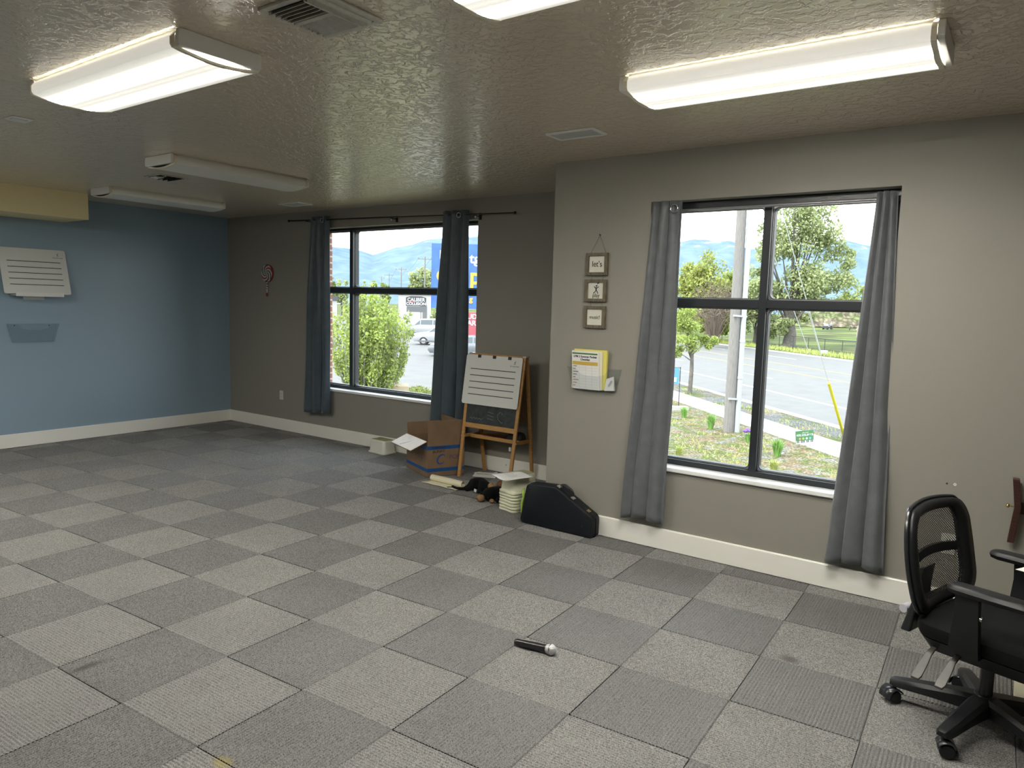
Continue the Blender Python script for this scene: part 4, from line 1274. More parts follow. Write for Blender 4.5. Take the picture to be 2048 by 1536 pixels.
# five-star base
q = MB(); q.lathe([(.030, .075), (.046, .080), (.046, .135), (.036, .150), (.028, .150)], 20); hubo = q.build('base_hub', M_BPL, t, smooth=True)
MB().lathe([(.025, .15), (.025, .30), (.019, .30), (.019, .37)], 18).build('gas_column', M_BSH, t, smooth=True)
for k in range(5):
    a = math.radians(177 + 72 * k) - FACE
    ca, sa = math.cos(a), math.sin(a)
    R = Matrix.Rotation(a, 4, 'Z')
    q = MB(); rings = []
    for x, zt, zb, w in ((.03, .146, .078, .040), (.09, .140, .080, .037), (.18, .126, .080, .033), (.27, .112, .076, .030), (.320, .104, .074, .027), (.338, .096, .078, .018)):
        rings.append([tuple(R @ Vector(p)) for p in ((x, -w, zb), (x, w, zb), (x, w, zt - .014), (x, w * .62, zt), (x, -w * .62, zt), (x, -w, zt - .014))])
    q.loft(rings); leg = q.build('base_leg', M_BPL, t, smooth=True, fixn=True)
    cc = Vector((.32 * ca, .32 * sa, 0))
    sw = a + (2.2 if k % 2 else .9)                       # caster swivel
    S = Matrix.Translation(cc + Vector((.012 * math.cos(sw), .012 * math.sin(sw), .0))) @ Matrix.Rotation(sw, 4, 'Z')
    q = MB()
    for s_ in (-1, 1):
        WM_ = S @ Matrix.Translation((0, s_ * .017, .0275)) @ Matrix.Rotation(PI / 2, 4, 'X')
        q.lathe([(.010, -.011), (.024, -.0115), (.0275, -.008), (.0275, .008), (.024, .0115), (.010, .011)], 20, WM_)
    q.build('caster_wheel', M_BPL, leg, smooth=True)
    q = MB(); vs = []; n = 13
    for y in (-.032, .032):
        for i in range(n):
            b = PI * (-.08 + .95 * i / (n - 1)); vs.append((.033 * math.cos(b), y, .0275 + .033 * math.sin(b)))
    q.add(vs, [(i, i + 1, n + i + 1, n + i) for i in range(n - 1)], S)
    q.build('caster_hood', M_BSH, leg, smooth='all').modifiers.new('thickness', 'SOLIDIFY').thickness = .003
    MB().lathe([(.008, .055), (.008, .085)], 10, Matrix.Translation(cc)).build('caster_stem', M_BSH, leg)
# mechanism and seat
MB().box((-.13, -.085, .345), (.12, .085, .400)).build('tilt_mechanism', M_BPL, t, bevel=.012)
def seat_ring(x0, x1, w, z, r): return [(x, y, z) for x, y in rrect(x0, -w, x1, w, r, 6)]
rings = [seat_ring(-.17, .26, .215, .385, .06), seat_ring(-.19, .285, .240, .395, .07), seat_ring(-.20, .295, .248, .420, .075), seat_ring(-.197, .293, .246, .445, .075), seat_ring(-.17, .265, .215, .468, .07), seat_ring(-.10, .19, .14, .475, .05)]
MB().loft(rings).build('seat', M_BFB, t, smooth=True)
rings = [seat_ring(-.155, .22, .200, .335, .05), seat_ring(-.185, .27, .232, .388, .06)]
MB().loft(rings).build('seat_shell', M_BPL, t, smooth=True)
for x0, dy in ((-.115, -.03), (-.03, -.03)):
    q = MB(); rings = []
    for s_, w, z in ((0, .009, .352), (.04, .010, .350), (.07, .012, .335), (.105, .016, .300), (.14, .018, .268), (.155, .014, .258)):
        y = -.15 - s_ + dy
        xx = x0 - .10 * s_
        rings.append([(xx - w, y, z - .004), (xx + w, y, z - .004), (xx + w, y, z + .004), (xx - w, y, z + .004)])
    q.loft(rings); q.build('adjust_lever', M_LEV, t, smooth=True, fixn=True, bevel=.002)
    MB().tube([(x0, -.09, .374), (x0, -.165, .374)], .009, 10).build('lever_boss', M_BPL, t, smooth=True)
# backrest: curved frame with mesh
def bp(u, v, off=0.0):
    """u -1..1 across, v 0..1 up; curved and leaning back"""
    w = .255 + .030 * math.sin(PI * min(1, v * .9)) - .020 * v
    x = -.190 - .02 * v - .055 * v * v + .030 * (abs(u) ** 2) - .018 * math.sin(PI * v)
    z = .470 + .392 * v
    return Vector((x + off, u * w, z))
NBU, NBV = 24, 30
def back_outline(s_):
    """rounded outline in (u, v)"""
    P = [(p[0], .5 + (p[1] - .5)) for p in rrect(-1 * s_, .5 - .5 * s_, 1 * s_, .5 + .5 * s_, .24 * s_, 8)]
    out = []
    for i, p in enumerate(P):
        out.append(p); n_ = P[(i + 1) % len(P)]; d_ = math.hypot(n_[0] - p[0], n_[1] - p[1])
        if d_ > .2:
            m_ = int(d_ / .1)
            for k in range(1, m_): out.append((p[0] + (n_[0] - p[0]) * k / m_, p[1] + (n_[1] - p[1]) * k / m_))
    return out
OO = back_outline(1.0)
II = [((p[0] * .70), .5 + (p[1] - .5) * .80 + .0) for p in OO]
def arch(p): return (p[0], p[1] + (.045 * (1 - p[0] ** 2) if p[1] > .6 else 0))
q = MB(); n = len(OO)
secs = []
for f_, off in ((0, .010), (0, -.012), (.35, -.020), (1, -.010), (1, .006), (.5, .016)):
    secs.append([tuple(bp(*(arch((a[0] * (1 - f_) + b[0] * f_, a[1] * (1 - f_) + b[1] * f_))), off)) for a, b in zip(OO, II)])
vs = [p for s_ in secs for p in s_]; fs = []
for i in range(6):
    j = (i + 1) % 6
    for k in range(n): fs.append((i * n + k, i * n + (k + 1) % n, j * n + (k + 1) % n, j * n + k))
q.add(vs, fs).build('back_frame', M_BPL, t, smooth='all', fixn=True)
# outer shell edge, a glossier rail behind the frame
pts = [tuple(bp(*arch(p), -.016)) for p in back_outline(1.02)]
MB().tube(pts, .008, 8, closed=True).build('back_rail', M_BSH, t, smooth=True)
def mesh_material():
    m, tt, b, o = nt('black_back_mesh')
    b.inputs['Base Color'].default_value = (.012, .012, .013, 1); b.inputs['Roughness'].default_value = .7
    tc = tt.nodes.new('ShaderNodeTexCoord'); L = tt.links.new
    tr = tt.nodes.new('ShaderNodeBsdfTransparent'); mx = tt.nodes.new('ShaderNodeMixShader')
    fac = None
    for ang in (.9, -.9):
        mp = tt.nodes.new('ShaderNodeMapping'); mp.inputs['Rotation'].default_value = (ang, 0, 0)
        wv = tt.nodes.new('ShaderNodeTexWave'); wv.bands_direction = 'Y'; wv.inputs['Scale'].default_value = 34
        gt = tt.nodes.new('ShaderNodeMath'); gt.operation = 'GREATER_THAN'; gt.inputs[1].default_value = .66
        L(tc.outputs['Object'], mp.inputs['Vector']); L(mp.outputs['Vector'], wv.inputs['Vector']); L(wv.outputs['Fac'], gt.inputs[0])
        if fac is None: fac = gt.outputs[0]
        else:
            mm = tt.nodes.new('ShaderNodeMath'); mm.operation = 'MAXIMUM'; L(fac, mm.inputs[0]); L(gt.outputs[0], mm.inputs[1]); fac = mm.outputs[0]
    L(fac, mx.inputs['Fac']); L(tr.outputs[0], mx.inputs[1]); L(b.outputs[0], mx.inputs[2]); L(mx.outputs[0], o.inputs['Surface'])
    return m
vs = []; fs = []
for j in range(NBV + 1):
    for i in range(NBU + 1):
        vs.append(tuple(bp(-.86 + 1.72 * i / NBU, .06 + .90 * j / NBV, .004)))
for j in range(NBV):
    for i in range(NBU): fs.append((j * (NBU + 1) + i, j * (NBU + 1) + i + 1, (j + 1) * (NBU + 1) + i + 1, (j + 1) * (NBU + 1) + i))
MB().add(vs, fs).build('back_mesh', mesh_material(), t, smooth='all')
rings = []
for i in range(17):
    u = -.80 + 1.6 * i / 16
    vv = .46 + .06 * math.cos(u * PI / 2)
    a, b = bp(u, vv - .045, -.012), bp(u, vv + .045, -.012)
    rings.append([tuple(a), tuple(a + Vector((-.012, 0, 0))), tuple(b + Vector((-.012, 0, 0))), tuple(b)])
MB().loft(rings).build('lumbar_bar', M_BPL, t, smooth=True, fixn=True)
rings = []
for x, z, w in ((-.10, .355, .05), (-.17, .36, .05), (-.245, .40, .05), (-.272, .47, .055), (-.270, .54, .06), (-.258, .60, .05)):
    rings.append([(x - .010, -w, z - .006), (x - .010, w, z - .006), (x + .012, w, z + .006), (x + .012, -w, z + .006)])
MB().loft(rings).build('back_bracket', M_BPL, t, smooth=True, fixn=True)
MB().tube([(-.262, -.13, .45), (-.265, -.172, .45)], .017, 14).build('lumbar_knob', mat('pale_grey_knob', (.45, .44, .50), .4), t, smooth=True)
MB().loft([[(-.26, -.20, .37), (-.22, -.20, .37), (-.21, -.17, .50), (-.235, -.17, .50)], [(-.26, .20, .37), (-.22, .20, .37), (-.21, .17, .50), (-.235, .17, .50)]]).build('back_base', M_BPL, t, fixn=True, bevel=.008)
# armrests
for s_ in (-1, 1):
    y = s_ * .285; dxa = .055 if s_ < 0 else -.01
    arm = MB().loft([[(x, y + dx, z) for x, dx, z in ring] for ring in ()]) if False else None
    rings = []
    for x, w, zt, zb in ((-.115, .022, .653, .638), (-.108, .032, .658, .630), (-.08, .040, .662, .626), (.04, .042, .662, .626), (.13, .042, .662, .626), (.165, .036, .658, .630), (.175, .022, .652, .636)):
        x += dxa
        rings.append([(x, y - w, (zt + zb) / 2), (x, y - w * .8, zt - .004), (x, y - w * .5, zt), (x, y + w * .5, zt), (x, y + w * .8, zt - .004), (x, y + w, (zt + zb) / 2), (x, y + w * .7, zb), (x, y - w * .7, zb)])
    a_ = MB().loft(rings).build('armrest_pad', M_BPL, t, smooth=True, fixn=True)
    MB().loft([[(-.035, y - .012, .64), (.045, y - .012, .64), (.045, y + .012, .64), (-.035, y + .012, .64)],
               [(-.03, y - .013, .56), (.05, y - .013, .56), (.05, y + .013, .56), (-.03, y + .013, .56)],
               [(-.04, y - .014, .43), (.06, y - .014, .43), (.06, y + .014, .43), (-.04, y + .014, .43)],
               [(-.05, y * .9 - .014, .385), (.055, y * .9 - .014, .385), (.055, y * .9 + .014, .385), (-.05, y * .9 + .014, .385)],
               [(-.05, y * .3 - .014, .372), (.05, y * .3 - .014, .372), (.05, y * .3 + .014, .385), (-.05, y * .3 + .014, .385)]]).build('armrest_upright', M_BPL, t, smooth=True, fixn=True, bevel=.004)
    MB().tube([(.052, y - s_ * .001, .55), (.060, y - s_ * .001, .55)], .010, 10).build('height_button', M_NICK, a_, smooth=True)

# desk end just inside the frame
pt = onz(2031, 1137, .735)
t = thing('desk', 'dark topped desk with a cream metal foot, mostly beyond the picture edge', 'desk', (pt.x + .06, -.2, 0))
MB().box((-.0, -.10, .700), (1.2, .60, .730)).build('desk_top', mat('dark_laminate', (.03, .026, .024), .4), t, bevel=.004)
M_CRM = mat('cream_enamel', (.62, .58, .45), .4)
lgx = .10
for y in (.02, .50): MB().box((lgx, y, .03), (lgx + .05, y + .03, .70)).build('leg', M_CRM, t, bevel=.003)
MB().box((lgx - .11, -.06, .0), (lgx + .02, .56, .03)).build('foot', M_CRM, t, bevel=.006)
for y in (.02, .50): MB().box((1.08, y, .0), (1.13, y + .03, .70)).build('leg', M_CRM, t, bevel=.003)
t = thing('paper_sheet', 'white paper poking over the desk edge behind the chair', 'paper', (pt.x, pt.y, .731))
MB().prism([(0, 0), (.18, -.06), (.25, .12), (.09, .17)], 0, .0012).build('sheet', M_PAPER, t, fixn=True)

# ================================================================== outside
def gz(u, v): return onz(u, v, G)
TV, NV = Vector((-.7071, .7071, 0)), Vector((.7071, .7071, 0))     # along the road, across it
def ts(t_, s_, z=0): p = TV * t_ + NV * s_; return (p.x, p.y, G + z)
def strip(name, s0, s1, z, m, t0=-60, t1=260, h=.3):
    q = MB(); q.add([ts(t0, s0, z), ts(t0, s1, z), ts(t1, s1, z), ts(t1, s0, z), ts(t0, s0, z - h), ts(t0, s1, z - h), ts(t1, s1, z - h), ts(t1, s0, z - h)],
                    [(3, 2, 1, 0), (4, 5, 6, 7), (0, 1, 5, 4), (1, 2, 6, 5), (2, 3, 7, 6), (3, 0, 4, 7)])
    return struct(q.build(name, m, fixn=True))
def mixed_ground(name, cols, scales, bump=.4):
    m, t, b, o = nt(name); L = t.links.new
    tc = t.nodes.new('ShaderNodeTexCoord'); last = None
    for i, (c, sc_) in enumerate(zip(cols, scales)):
        n = t.nodes.new('ShaderNodeTexNoise'); n.inputs['Scale'].default_value = sc_; n.inputs['Detail'].default_value = 6; n.inputs['Roughness'].default_value = .65
        mp = t.nodes.new('ShaderNodeMapping'); mp.inputs['Location'].default_value = (i * 7.3, i * 3.1, 0)
        L(tc.outputs['Object'], mp.inputs['Vector']); L(mp.outputs['Vector'], n.inputs['Vector'])
        r = t.nodes.new('ShaderNodeValToRGB'); r.color_ramp.elements[0].position = .46; r.color_ramp.elements[1].position = .56
        L(n.outputs['Fac'], r.inputs['Fac'])
        if last is None:
            mx = t.nodes.new('ShaderNodeMix'); mx.data_type = 'RGBA'
            mx.inputs['A'].default_value = (*[k * .55 for k in c], 1); mx.inputs['B'].default_value = (*c, 1)
        else:
            mx = t.nodes.new('ShaderNodeMix'); mx.data_type = 'RGBA'; L(last, mx.inputs['A']); mx.inputs['B'].default_value = (*c, 1)
        L(r.outputs['Color'], mx.inputs['Factor']); last = mx.outputs['Result']
    n = t.nodes.new('ShaderNodeTexVoronoi'); n.inputs['Scale'].default_value = max(scales) * 1.2
    mr = t.nodes.new('ShaderNodeMapRange'); mr.inputs['From Max'].default_value = .7; mr.inputs['To Min'].default_value = 1.5; mr.inputs['To Max'].default_value = .45  # speckle: pale stones, with the shade between them put into the colour
    mv = t.nodes.new('ShaderNodeVectorMath'); mv.operation = 'SCALE'
    L(tc.outputs['Object'], n.inputs['Vector']); L(n.outputs['Distance'], mr.inputs['Value']); L(last, mv.inputs[0]); L(mr.outputs['Result'], mv.inputs['Scale']); last = mv.outputs[0]
    L(last, b.inputs['Base Color']); b.inputs['Roughness'].default_value = .95; b.inputs['Specular IOR Level'].default_value = .1
    return m
M_ASPH = mat('grey_asphalt', (.080, .077, .074), .85, noise=(1.2, .10))
M_CONC = mat('pale_concrete', (.30, .285, .26), .9, noise=(2, .06))
M_LINEW = mat('white_road_paint', (.36, .35, .34), .7)
M_LINEY = mat('yellow_road_paint', (.24, .17, .03), .7)
M_GRAV = mixed_ground('gravel_and_dry_grass', [(.20, .19, .18), (.17, .145, .075), (.15, .105, .065), (.085, .10, .03)], [16, 2.2, 1.6, 3.0])
M_STRIP = mixed_ground('verge_gravel', [(.18, .17, .165), (.15, .115, .065), (.065, .085, .022), (.10, .10, .103)], [20, 1.3, 1.0, .5])
M_GOLF = mixed_ground('golf_grass', [(.075, .10, .022), (.105, .11, .032), (.065, .09, .02)], [.12, .05, .09])
M_VERGE = mixed_ground('long_grass', [(.065, .085, .024), (.10, .10, .04)], [3, .6])
q = MB(); q.add([ts(-700, -60, -.30), ts(-700, 900, -.30), ts(1500, 900, -.30), ts(1500, -60, -.30)], [(0, 3, 2, 1)])
struct(q.build('ground', M_GOLF, fixn=True))
strip('ground_planting', -12, 11.53, 0, M_GRAV, -60, 260)
strip('sidewalk', 11.53, 12.76, .03, M_CONC)
strip('ground_verge', 12.76, 14.25, 0, M_STRIP)
strip('curb', 14.25, 14.50, .04, M_CONC)
strip('road', 14.50, 35.2, -.10, M_ASPH)
strip('curb_far', 35.2, 35.5, .0, M_CONC)
strip('ground_far_verge', 35.5, 42.2, .0, M_VERGE)
strip('ground_fairway', 42.2, 330, .02, M_GOLF)
strip('road_line', 17.75, 17.95, -.095, M_LINEW, h=.004)
strip('road_line', 24.45, 24.62, -.095, M_LINEY, h=.004)
strip('road_line', 27.75, 27.92, -.095, M_LINEY, h=.004)
# broken lane lines: one painted line each
for s_, ph in ((21.05, 0), (31.5, 3)):
    q = MB()
    for k in range(-8, 16):
        t0 = k * 12 + ph + 5.5
        q.add([ts(t0, s_, -.093), ts(t0, s_ + .16, -.093), ts(t0 + 5.2, s_ + .16, -.093), ts(t0 + 5.2, s_, -.093)], [(0, 1, 2, 3)])
    struct(q.build('road_line', M_LINEW, fixn=True))
# car park on the far window's side
q = MB(); q.add([ts(17.5, -45, .012), ts(17.5, 10.9, .012), ts(120, 10.9, .012), ts(120, -45, .012)], [(0, 1, 2, 3)])
struct(q.build('ground_parking', M_ASPH, fixn=True))
q = MB()
a_, b_ = Vector(ts(17.2, -40, 0)), Vector(ts(17.2, 11, 0))
q.bar(a_ + Zv * .05, b_ + Zv * .05, .25, .16); struct(q.build('curb_parking', M_CONC))

# --- mountains
def ridge_elev(az):
    pts = [(-70, 3.6), (-55, 4.0), (-50, 4.25), (-48.4, 4.28), (-46.4, 3.9), (-44.7, 4.4), (-43.4, 4.7), (-42.4, 5.15), (-41.5, 5.3), (-38, 5.6), (-30, 5.0), (-23, 5.35), (-21.5, 5.5), (-20.2, 5.35), (-19, 5.55), (-17.5, 4.9), (-14, 5.0), (-11, 5.4), (-9.6, 5.1), (-6, 4.6), (15, 4.2)]
    return float(np.interp(az, [p[0] for p in pts], [p[1] for p in pts]))
from mathutils import noise as mnoise
vs = []; NA, NR_ = 260, 34
for i in range(NA + 1):
    az = math.radians(-68 + 78 * i / NA)
    for j in range(NR_ + 1):
        r_ = 2600 + 2800 * j / NR_
        x, y = CAM[0] + r_ * math.sin(az), CAM[1] + r_ * math.cos(az)
        f_ = min(1, j / (NR_ * .72))
        peak = math.tan(math.radians(ridge_elev(math.degrees(az)))) * (2600 + 2800 * .72)
        z = peak * f_ ** 1.25 if f_ < 1 else peak * (1 - .5 * (j / NR_ - .72))
        nz = mnoise.fractal(Vector((x / 420, y / 420, 0)), 1.0, 2.1, 5)
        rd = 1 - abs(mnoise.noise(Vector((x / 260, y / 260, 3))))
        z += (nz * 55 + (rd - .7) * 70) * math.sin(PI * min(1, f_) * .93) ** .8
        vs.append((x, y, G + z - 6))
fs = [(i * (NR_ + 1) + j, (i + 1) * (NR_ + 1) + j, (i + 1) * (NR_ + 1) + j + 1, i * (NR_ + 1) + j + 1) for i in range(NA) for j in range(NR_)]
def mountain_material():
    m, t, b, o = nt('haze_tinted_rock'); L = t.links.new
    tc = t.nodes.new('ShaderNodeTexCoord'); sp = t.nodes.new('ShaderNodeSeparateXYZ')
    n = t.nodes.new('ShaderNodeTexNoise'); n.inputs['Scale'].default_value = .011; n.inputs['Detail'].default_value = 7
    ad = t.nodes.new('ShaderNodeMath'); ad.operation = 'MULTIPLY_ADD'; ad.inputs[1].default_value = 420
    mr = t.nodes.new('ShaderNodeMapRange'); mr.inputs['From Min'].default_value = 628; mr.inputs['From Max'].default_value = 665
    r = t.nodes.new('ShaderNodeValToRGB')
    r.color_ramp.elements[0].color = (.075, .110, .158, 1); r.color_ramp.elements[1].color = (.105, .142, .188, 1)  # blue of the aerial haze is mixed into the rock's base colour
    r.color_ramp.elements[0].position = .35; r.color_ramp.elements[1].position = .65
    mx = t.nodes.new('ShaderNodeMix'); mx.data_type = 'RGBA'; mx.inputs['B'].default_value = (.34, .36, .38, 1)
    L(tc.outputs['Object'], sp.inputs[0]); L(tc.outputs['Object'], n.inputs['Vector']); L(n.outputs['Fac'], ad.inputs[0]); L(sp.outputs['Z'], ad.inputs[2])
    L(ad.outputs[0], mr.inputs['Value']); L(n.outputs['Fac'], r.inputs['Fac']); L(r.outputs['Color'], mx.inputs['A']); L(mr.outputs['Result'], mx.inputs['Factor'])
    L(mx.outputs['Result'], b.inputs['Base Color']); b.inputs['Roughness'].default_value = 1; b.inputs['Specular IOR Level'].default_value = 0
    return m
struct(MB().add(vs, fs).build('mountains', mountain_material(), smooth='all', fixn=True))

# --- trees
def leaf_mat(name, c, trans=.35):
    return mat(name, c, .6, spec=.15, noise=(.9, .35), trans=trans)
M_LIME = leaf_mat('lime_leaves', (.26, .32, .085))
M_YG = leaf_mat('yellow_green_leaves', (.27, .30, .085))
M_MID = leaf_mat('mid_green_leaves', (.20, .24, .075))
M_GREY = leaf_mat('grey_green_leaves', (.28, .32, .15))
M_DEEP = leaf_mat('deep_green_leaves', (.14, .18, .06))
M_BARK = mat('grey_bark', (.085, .075, .062), .9, noise=(6, .3))
M_TWIG = mat('brown_twigs', (.115, .085, .065), .9)
def leaves(name, P, size, m, parent, flat=.0):
    P = np.asarray(P); N = len(P)
    a = rng.normal(size=(N, 3)); a /= np.linalg.norm(a, axis=1)[:, None]
    b = rng.normal(size=(N, 3)); b -= a * (a * b).sum(1)[:, None]; b /= np.linalg.norm(b, axis=1)[:, None]
    s = size * rng.uniform(.6, 1.3, (N, 1))
    V = np.empty((N, 4, 3)); V[:, 0] = P - a * s; V[:, 1] = P - b * s * .55; V[:, 2] = P + a * s; V[:, 3] = P + b * s * .55
    me = bpy.data.meshes.new(name)
    me.vertices.add(N * 4); me.vertices.foreach_set('co', V.reshape(-1))
    me.loops.add(N * 4); me.loops.foreach_set('vertex_index', np.arange(N * 4))
    me.polygons.add(N); me.polygons.foreach_set('loop_start', np.arange(N) * 4); me.polygons.foreach_set('loop_total', np.full(N, 4))
    me.update(calc_edges=True); me.validate()
    me.materials.append(m)
    o = bpy.data.objects.new(name, me); COL.objects.link(o); o.parent = parent
    return o
def blob(c, r, n, inner=.45):
    d = rng.normal(size=(n, 3)); d /= np.linalg.norm(d, axis=1)[:, None]
    return np.array(c) + d * np.array(r) * rng.uniform(inner ** 3, 1, (n, 1)) ** (1 / 3)
def tree(name, label, base, h, blobs, n, size, m, trunk_r, group=None, trunk_h=.35, branches=14, bark=None, cat='tree', spread=1.0):
    """blobs: (x, y, z, rx, ry, rz, share) in units of h, clumped again into smaller tufts"""
    t = thing(name, label, cat, base, 0, group)
    tot = sum(b[6] for b in blobs); pts = []; ends = []
    for bx, by, bz, rx, ry, rz, w_ in blobs:
        k = max(6, int(26 * w_ / tot * len(blobs) / 2))
        cs = blob((bx * h, by * h, bz * h), (rx * h * .8, ry * h * .8, rz * h * .8), k, .3)
        per = int(n * w_ / tot / k)
        for c in cs:
            rr = min(rx, rz) * h * rng.uniform(.28, .5) * spread
            pts.append(blob(c, (rr, rr, rr * .8), per, .2)); ends.append(c)
    leaves('foliage', np.concatenate(pts), size, m, t)
    q = MB()
    q.tube([(0, 0, -.3), (.01 * h, 0, h * trunk_h * .5), (0, .01 * h, h * trunk_h)], [trunk_r * 1.25, trunk_r, trunk_r * .75], 10)
    q.build('trunk', bark or M_BARK, t, smooth=True)
    q = MB(); idx = rng.choice(len(ends), min(branches, len(ends)), replace=False)
    for i in idx:
        e = ends[i]; s_ = np.array((0, 0, h * trunk_h * rng.uniform(.6, 1.0))); mid = s_ * .5 + e * .5 + np.array((0, 0, .04 * h))
        q.tube([tuple(s_), tuple(mid), tuple(e)], [trunk_r * .30, trunk_r * .15, trunk_r * .04], 6)
    q.build('branches', bark or M_BARK, t, smooth=True)
    return t
def px(P): return depth(P) / FPX
RT = Vector((.8142, .5799, 0)).normalized()       # across the view, level
def rel(P, u, v, h):
    """offset from base P of the point at image (u, v) on the upright plane through P facing the camera, in units of h"""
    n = Vector((RT.y, -RT.x, 0)); d = Vector(ray(u, v)); c = Vector(CAM); k = (Vector(P) - c).dot(n) / d.dot(n)
    w_ = c + d * k - Vector(P)
    return (w_.x / h, w_.y / h, w_.z / h)

# vase-shaped bright tree outside the far window
BP = gz(742, 800); bh = height_for(BP, 566) - G
t = thing('vase_tree', 'bright lime green bushy tree with upswept stems right outside the far window', 'tree', BP)
q = MB(); pts = []
for k in range(95):
    a = rng.uniform(0, 2 * PI); o_ = rng.uniform(0, 1) ** .6
    top = rng.uniform(.80, 1.0) * bh * (1 - .30 * o_ ** 2.2)
    rad = .50 * bh * .83 * o_
    P = []
    for s_ in np.linspace(0, 1, 7):
        rr = rad * (s_ ** .42 if s_ > 0 else 0) * (1.06 - .16 * s_ * s_)
        P.append((rr * math.cos(a + .3 * s_), rr * math.sin(a + .3 * s_), top * s_ ** 1.08))
    q.tube(P, [.030, .024, .018, .014, .010, .007, .004], 5)
    for s_ in rng.uniform(.20, 1.0, 11):
        i = min(5, int(s_ * 6)); f_ = s_ * 6 - i
        c = np.array(P[i]) * (1 - f_) + np.array(P[i + 1]) * f_
        pts.append(blob(c, (.17, .17, .26), 17, .1))
q.build('stems', mat('pale_stems', (.17, .165, .14), .9), t, smooth=True)
leaves('foliage', np.concatenate(pts), .062, M_LIME, t)
t = thing('planter_block', 'pale tan concrete block beside the foot of the bushy tree', 'planter', gz(800, 800), math.radians(-45))
MB().box((-.45, -.3, -.05), (.45, .3, .55)).build('block', mat('tan_concrete', (.34, .27, .18), .9), t, bevel=.02)
SB = gz(836, 790)
t = thing('low_shrub', 'low yellow green shrub at the edge of the car park', 'shrub', SB)
leaves('foliage', blob((0, 0, .12), (.5, .5, .22), 700, .2), .05, M_YG, t)
# far trees through the far window
def far_tree(label, u, vtop, vbase, wpx, m, name='tree', n=1500, group='trees along the far side of the car park', d_=None, lobes=3):
    P = gz(u, vbase) if d_ is None else Vector((CAM[0], CAM[1], G)) + Vector((ray(u, 600)[0], ray(u, 600)[1], 0)).normalized() * d_
    P.z = G
    h = height_for(P, vtop) - G; w_ = wpx * px(P) / h
    bl = [(0, 0, .62, w_ / 2 * .8, w_ / 2 * .8, .36, 2)]
    for k in range(lobes):
        a = rng.uniform(0, 2 * PI); bl.append((.25 * w_ * math.cos(a), .25 * w_ * math.sin(a), rng.uniform(.42, .72), w_ * .30, w_ * .30, .24, 1))
    return tree(name, label, P, h, bl, n, h * .026, m, h * .018, group, .4)
far_tree('grey green tall tree behind the blue pole sign and the shop sign', 850, 520, 0, 75, M_GREY, d_=150, n=4200, lobes=6)
far_tree('pale green tree just above the dark window rail, left of the shop sign', 768, 556, 0, 30, M_MID, d_=150, n=1200)
far_tree('green tree standing tallest above the window rail over the bushy tree', 748, 548, 0, 16, M_LIME, d_=120, n=900)
far_tree('light green tree seen through the narrow pane of the far window', 683, 545, 0, 36, M_GREY, d_=140, n=1600)
far_tree('dark green tree next to the brick edge of the far window', 664, 548, 0, 30, M_MID, d_=120, n=1500)
far_tree('olive tree peeping over the window rail beside the wide pane edge', 726, 553, 0, 22, M_YG, d_=130, n=1000)
far_tree('green shrubby tree under the blue sign beyond the parked cars', 869, 612, 0, 26, M_MID, d_=95, n=900)

# --- buildings and signs beyond the far window
M_BWALL = mat('pale_stucco', (.33, .32, .30), .9)
M_BROOF = mat('dark_parapet', (.05, .05, .055), .7)
def shed(label, u0, u1, vtop, dist, name='building', dep=8):
    c = Vector((CAM[0], CAM[1], 0))
    a = c + Vector((ray(u0, 600)[0], ray(u0, 600)[1], 0)).normalized() * dist; b = c + Vector((ray(u1, 600)[0], ray(u1, 600)[1], 0)).normalized() * dist
    m_ = (a + b) / 2; h = height_for((m_.x, m_.y, 0), vtop) - G
    d = (b - a).normalized()
    t = thing(name, label, 'building', (m_.x, m_.y, G), math.atan2(d.y, d.x))
    L_ = (b - a).length / 2
    MB().box((-L_, 0, -.3), (L_, dep, h)).build('wall', M_BWALL, t)
    MB().box((-L_ - .1, -.1, h - .02), (L_ + .1, dep + .1, h + .35)).build('parapet', M_BROOF if vtop > 594 and u0 < 700 else M_BWALL, t)
    q = MB(); q.box((L_ * .35, -.06, 0), (L_ * .75, .02, min(3.2, h * .7))); q.build('door', mat('grey_door', (.10, .10, .10), .6), t)
    return t
shed('pale building with a dark roof edge seen past the brick edge of the far window', 560, 674, 599, 62)
shed('white garage building behind the dark shop sign', 797, 862, 590, 100)
# dark cabinet sign
def sign_frame(P): return frame_m(P, RT, (0, 0, 1))          # local z faces the camera side
M_SBLK = mat('sign_black', (.022, .024, .028), .5)
M_SWHT = mat('sign_white', (.40, .40, .40), .5)
M_SGRY = mat('sign_grey', (.075, .078, .082), .6)
D_S = 84.0
dirc = Vector((ray(832, 600)[0], ray(832, 600)[1], 0)).normalized()
SP_ = Vector((CAM[0], CAM[1], G)) + dirc * D_S
sc_ = px(SP_)
t = thing('shop_sign', 'dark cabinet sign reading CALIBER COLLISION on posts', 'sign', SP_)
F = frame_m((0, 0, 0), RT, (0, 0, 1))
def zrow(P, v): return height_for((P.x, P.y, 0), v) - G
zt_, zm_, zb2_ = zrow(SP_, 592.5), zrow(SP_, 612), zrow(SP_, 624)
hw = 20 * sc_
top_ = [(-hw, zm_), (hw, zm_), (hw, zt_ - .16), (hw * .55, zt_), (-hw * .55, zt_), (-hw, zt_ - .16)]
cab = MB().prism(top_, -.25, .05, F).build('cabinet', M_SBLK, t, fixn=True)
MB().box((-hw * .92, zb2_, -.2), (hw * 1.06, zm_ - .03, .04), F).build('lower_panel', M_SGRY, t)
for x in (hw * .35, hw * .55): MB().box((x, 0, -.15), (x + .12, zb2_, .0), F).build('post', M_SWHT, t)
hh = zt_ - zm_
